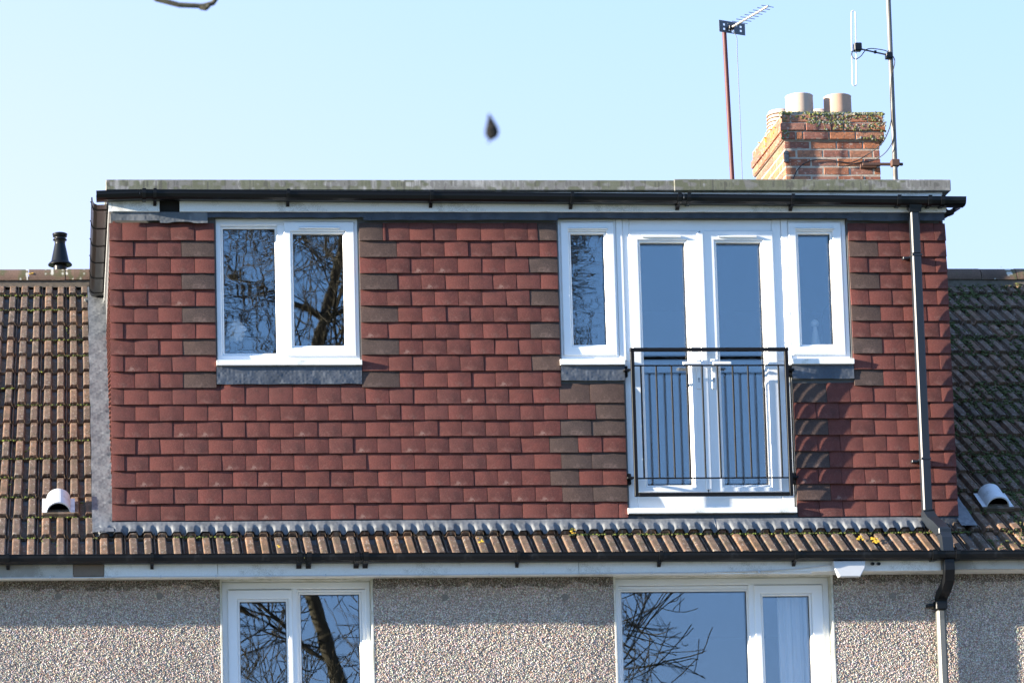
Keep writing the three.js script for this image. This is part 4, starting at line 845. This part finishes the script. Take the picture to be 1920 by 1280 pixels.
// ---------------------------------------------------------------- aerials
{
  const o = tag(group('television_aerial', null, [5.51, 7.9, -4.0]), 'yagi television aerial with perforated reflector plate on a red pole', 'aerial');
  const at = (x, y, z) => V(x - 5.51, y - 7.9, z + 4.0);
  mesh('pole', rod(at(5.523, 7.9, -4.0), at(5.488, 9.9, -4.0), .0185, 14), M.redPole, o);
  const bd = V(.2, .01, .46).normalize(), side = V(.46, 0, -.2).normalize(), c = at(5.525, 9.915, -3.985);
  mesh('boom', rod(c.clone().addScaledVector(bd, -.03), c.clone().addScaledVector(bd, .56).add(V(0, .016, 0)), .0095, 8), M.alu, o);
  for (let k = 0; k < 9; k++) { const p = c.clone().addScaledVector(bd, .1 + k * .056).add(V(0, .004 + k * .0016, 0)), l = .082 - k * .0025; mesh('director', rod(p.clone().addScaledVector(side, -l), p.clone().addScaledVector(side, l), .0028, 6), M.greyPlate, o); }
  const s = new THREE.Shape([[-.14, -.05], [.125, -.05], [.125, .052], [-.14, .052]].map(([x, y]) => new THREE.Vector2(x, y)));
  for (const [x, y, q] of [[-.09, .018, .009], [-.09, -.02, .009], [.08, .02, .009], [.08, -.015, .009], [0, -.028, .013], [.035, .028, .008], [-.04, -.02, .008]]) { const h = new THREE.Path(); h.moveTo(x - q, y - q); h.lineTo(x - q, y + q); h.lineTo(x + q, y + q); h.lineTo(x + q, y - q); h.closePath(); s.holes.push(h); }
  const pl = mesh('reflector', uvMetres(new THREE.ExtrudeGeometry(s, { depth: .003, bevelEnabled: false })), M.greyPlate, o);
  pl.position.copy(c).addScaledVector(bd, -.012).add(V(.04, .012, 0)); pl.quaternion.setFromRotationMatrix(new THREE.Matrix4().makeBasis(side, V(0, 1, 0), side.clone().cross(V(0, 1, 0))));
  mesh('dipole_box', box(-.022, .022, -.016, .016, -.022, .022, .004).translate(...c.clone().addScaledVector(bd, .035).toArray()), M.black, o);
  mesh('cable', tube([c.clone().addScaledVector(bd, .035).add(V(.0, -.015, 0)), at(5.578, 9.84, -3.95), at(5.58, 9.7, -3.95), at(5.585, 9.2, -3.955), at(5.588, 8.6, -3.97), at(5.59, 7.95, -3.98)], .003, 60, 5), M.pipeGrey, o);
}
{
  const o = tag(group('radio_aerial', null, [6.905, 7.8, -4.02]), 'tall grey mast strapped to the chimney carrying a white folded dipole', 'aerial');
  const at = (x, y, z) => V(x - 6.905, y - 7.8, z + 4.02);
  mesh('mast', rod(at(6.903, 7.8, -4.02), at(6.912, 10.7, -4.02), .0205, 16), M.galv, o);
  const loop = []; for (let i = 0; i < 40; i++) { const t = i / 40, a = t * Math.PI * 2, s = Math.sin(a), q = Math.cos(a); loop.push(at(6.592 + .0165 * Math.sign(q) * Math.min(1, Math.abs(q) * 6) + (s > 0 ? .011 * s : 0), 9.76 + .325 * Math.sign(s) * Math.min(1, Math.abs(s) * 1.18) - (Math.abs(s) > .85 ? 0 : 0), -4.0)); }
  const P = []; for (let i = 0; i <= 12; i++) { const a = Math.PI * i / 12; P.push(at(6.6 + .0165 * Math.cos(a), 10.068 + .0165 * Math.sin(a), -4.0)); } for (let i = 0; i <= 12; i++) { const a = Math.PI + Math.PI * i / 12; P.push(at(6.583 + .0165 * Math.cos(a), 9.448 + .0165 * Math.sin(a), -4.0)); }
  mesh('folded_dipole', new THREE.TubeGeometry(new THREE.CatmullRomCurve3(P, true, 'centripetal'), 160, .0052, 8, true), M.whitePlastic, o);
  mesh('junction_box', box(-.032, .032, -.034, .034, -.03, .03, .005).translate(...at(6.622, 9.765, -4.0).toArray()), M.black, o);
  mesh('arm', rod(at(6.64, 9.752, -4.0), at(6.9, 9.7, -4.015), .0075, 8), M.galv, o);
  mesh('clamp', merge([box(-.035, .02, -.025, .025, -.028, .028, .004).translate(...at(6.895, 9.69, -4.0).toArray()), box(-.01, .01, -.012, .012, -.011, .011, .002).translate(...at(6.775, 9.727, -4.007).toArray())]), M.black, o);
  mesh('cable', merge([tube([at(6.6, 9.745, -3.98), at(6.562, 9.70, -3.98), at(6.59, 9.655, -3.98), at(6.64, 9.68, -3.985), at(6.7, 9.745, -3.99), at(6.8, 9.745, -3.99), at(6.885, 9.72, -3.99), at(6.935, 9.66, -4.0), at(6.9, 9.5, -3.995), at(6.885, 9.3, -3.995), at(6.885, 9.14, -3.995)], .0042, 70, 5),
    tube([at(6.885, 9.14, -3.995), at(6.86, 9.05, -3.99), at(6.795, 8.93, -4.0), at(6.68, 8.85, -4.08), at(6.55, 8.79, -4.088), at(6.36, 8.81, -4.088), at(6.2, 8.805, -4.088), at(6.1, 8.74, -4.085), at(6.04, 8.62, -4.08), at(6.02, 8.4, -4.08)], .0045, 70, 5),
    tube([at(6.885, 9.14, -3.995), at(6.895, 8.98, -3.99), at(6.84, 8.87, -4.0), at(6.75, 8.81, -4.08), at(6.62, 8.79, -4.088), at(6.5, 8.76, -4.088)], .004, 50, 5)]), M.cable, o);
  mesh('wall_bracket', merge([box(-.27, .075, -.011, .011, -.011, .011, .002).translate(...at(6.905, 8.763, -4.045).toArray()), box(-.035, .035, -.03, .03, -.03, .03, .006).translate(...at(6.906, 8.765, -4.02).toArray()), box(-.28, -.14, -.02, .014, -.03, .0, .003).translate(...at(6.905, 8.76, -4.075).toArray())]), M.rust, o);
}

// ---------------------------------------------------------------- bare tree in the garden, seen in the panes, one twig overhead
{
  const o = tag(group('bare_tree', null, [4.3, 0, 16.4]), 'bare winter tree whose mossy drooping twig hangs into the sky', 'tree');
  const r = rng(8080), parts = { trunk: [], branches: [] };
  function limb(list, pts, r0, r1, radial) {
    const n = pts.length; for (let i = 0; i + 1 < n; i++) { const a = r0 + (r1 - r0) * i / (n - 1), b = r0 + (r1 - r0) * (i + 1) / (n - 1); const g = rod(pts[i], pts[i + 1], a, radial, b); list.push(g); if (radial > 5) list.push(new THREE.SphereGeometry(b, radial, 5).translate(pts[i + 1].x, pts[i + 1].y, pts[i + 1].z)); }
  }
  const at = (x, y, z) => V(x - 4.3, y, z - 16.4);
  const keep = (p) => { const X = p.x + 4.3, Z = p.z + 16.4, dz = 21 - Z; return !(dz > .6 && p.y < 1.6 + .37 * dz + .35 && X < .36 * dz + .4) && X < (p.y > 7.5 ? 6.45 : 7.5); };   // the way from the lens to the house is clear
  function grow(p, dir, len, rad, depth) {
    const n = depth > 2 ? 9 : 7, pts = [p.clone()], d = dir.clone(); let q = p.clone();
    for (let i = 0; i < n; i++) {
      d.add(V((r() - .5) * .26, (r() - .5) * .22 + (depth <= 1 ? -.06 + i * .03 : depth === 2 ? -.02 : .02), (r() - .5) * .26)).normalize();
      q = q.clone().addScaledVector(d, len / n); if (!keep(q)) break; pts.push(q);
      if (depth > 0 && i > 0) { const k = depth >= 2 ? (r() < .75 ? 1 : 2) : r() < .5 ? 1 : 0; for (let m = 0; m < k; m++) { const s = V(r() - .5, (r() - .5) * .8 + .05, r() - .5).normalize(), nd = d.clone().multiplyScalar(.75).add(s.multiplyScalar(.95)).normalize(); grow(q, nd, len * (.52 + r() * .24), rad * (.5 - .2 * i / n) + .002, depth - 1); } }
    }
    if (pts.length > 1) limb(parts.branches, pts, rad, Math.max(.006, rad * .45), depth >= 2 ? 6 : 4);
  }
  limb(parts.trunk, [at(4.3, 0, 16.4), at(4.28, .5, 16.4), at(4.2, 1.8, 16.4), at(4.1, 3.3, 16.35)], .3, .21, 14);
  const A = [at(4.1, 3.3, 16.35), at(3.6, 4.6, 16.3), at(3.1, 6.0, 16.3), at(2.65, 7.6, 16.35), at(2.7, 9.0, 16.4), at(3.1, 10.4, 16.5), at(3.5, 11.8, 16.6), at(3.6, 13.4, 16.6)];
  const B = [at(4.1, 3.3, 16.35), at(4.5, 5.0, 16.6), at(4.9, 7.0, 16.9), at(5.1, 9.0, 17), at(5.0, 11, 17.1), at(4.8, 13, 17.1)];
  limb(parts.branches, A, .115, .045, 10); limb(parts.branches, B, .13, .04, 10);
  const sproutFrom = (L, list) => { for (const [i, dx, dy, dz, len, rad] of list) grow(L[i], V(dx, dy, dz).normalize(), len, rad, 3); };
  sproutFrom(A, [[2, -.9, .5, .2, 1.9, .032], [3, -.8, .5, -.2, 2.2, .036], [4, -.9, .45, .3, 2.3, .045], [4, .8, .5, -.3, 2.0, .04], [5, -.9, .4, -.2, 2.3, .045], [5, .9, .3, .2, 2.1, .04], [6, -.7, .7, .2, 2.2, .04], [6, .8, .6, .1, 2.0, .04], [7, .1, 1, .1, 2, .04], [7, -.7, .6, .1, 2.2, .04], ]);
  for (let n = 0; n < 9; n++) { const i = 4 + Math.floor(r() * 4), a = r() * 6.28; grow(A[i].clone().lerp(A[Math.max(1, i - 1)], r()), V(Math.cos(a), .25 + r() * .5, Math.sin(a)).normalize(), 1.4 + r() * .9, .022 + r() * .016, 3); }
  for (let n = 0; n < 7; n++) { const i = 1 + (n % 3), a = n * 2.4 + .4; grow(A[i].clone().lerp(A[i + 1], r()), V(Math.cos(a), -.1 + r() * .5, Math.sin(a) * .45).normalize(), 1.2 + r() * .6, .015 + r() * .008, 3); }
  sproutFrom(B, [[3, .8, .45, .2, 1.8, .03], [4, .8, -.1, .2, 1.8, .03], [4, .7, .1, -.3, 1.9, .028], [2, .9, .25, .1, 2.3, .03], [2, .7, .0, .3, 2.5, .028], [3, .9, .2, -.1, 2.2, .03], [3, .6, .1, .5, 2.4, .03], [4, .9, .3, .1, 1.9, .04], [4, .2, .7, -.6, 2.2, .04], [5, .6, .7, .1, 1.7, .035], [5, -.5, .8, .1, 2, .035], [1, .9, .35, .1, 2.5, .03]]);
  // the low bough that reaches over the lens and dips into the top of the frame
  const bough = [A[1], at(2.9, 5.0, 15.9), at(1.9, 4.85, 15.5), at(1.0, 4.5, 15.2), at(.5, 4.1, 15.05), at(.09, 3.76, 15.0)];
  limb(parts.branches, bough, .05, .007, 8);
  const twig = [at(.09, 3.76, 15), at(.13, 3.69, 15), at(.17, 3.653, 15), at(.215, 3.641, 15), at(.262, 3.639, 15), at(.283, 3.645, 15), at(.293, 3.66, 15), at(.296, 3.7, 15.0), at(.3, 3.76, 15.02)];
  limb(parts.branches, twig, .0062, .0042, 8);
  limb(parts.branches, [at(.258, 3.638, 15), at(.268, 3.634, 15.002), at(.274, 3.637, 15.004)], .0066, .004, 8);
  mesh('trunk', merge(parts.trunk), M.bark, o); mesh('branches', merge(parts.branches), M.bark, o);
}
// a dead leaf in the air, close to the lens
{
  const o = tag(group('dead_leaf', null, [.418, 2.4956, 18]), 'small dark curled dead leaf in the air, blurred against the sky', 'leaf');
  const L = [[-.0135, .0012], [-.011, .0046], [-.0075, .0066], [-.003, .0066], [.002, .0052], [.007, .0034], [.011, .0018], [.0145, .0006]], P = [], n = L.length;
  const at = (i, k, t) => { const [y, w] = L[i], u = k / 2 - 1; return [w * u * 1.05 + .0014 * Math.sin(i * .55), y, -.35 * w * u * u + .002 * Math.sin(i * .7) + t + .0006 * Math.sin(k * 5 + i * 3)]; };
  for (const t of [.0004, -.0004]) for (let i = 0; i + 1 < n; i++) for (let k = 0; k < 4; k++) { const q = [at(i, k, t), at(i, k + 1, t), at(i + 1, k + 1, t), at(i + 1, k, t)]; const o2 = t > 0 ? [0, 1, 2, 0, 2, 3] : [0, 2, 1, 0, 3, 2]; for (const m of o2) P.push(...q[m]); }
  const g = new THREE.BufferGeometry(); g.setAttribute('position', new THREE.Float32BufferAttribute(P, 3)); g.computeVertexNormals();
  const leafMat = std({ color: lin(.009, .008, .007), roughness: 1 });
  mesh('blade', uvMetres(g), leafMat, o);
  mesh('stalk', tube([[-.0005, -.013, .0], [-.002, -.0155, .0005], [-.0035, -.0165, .001]], .0007, 8, 5), leafMat, o);
}

renderer.render(scene, camera);
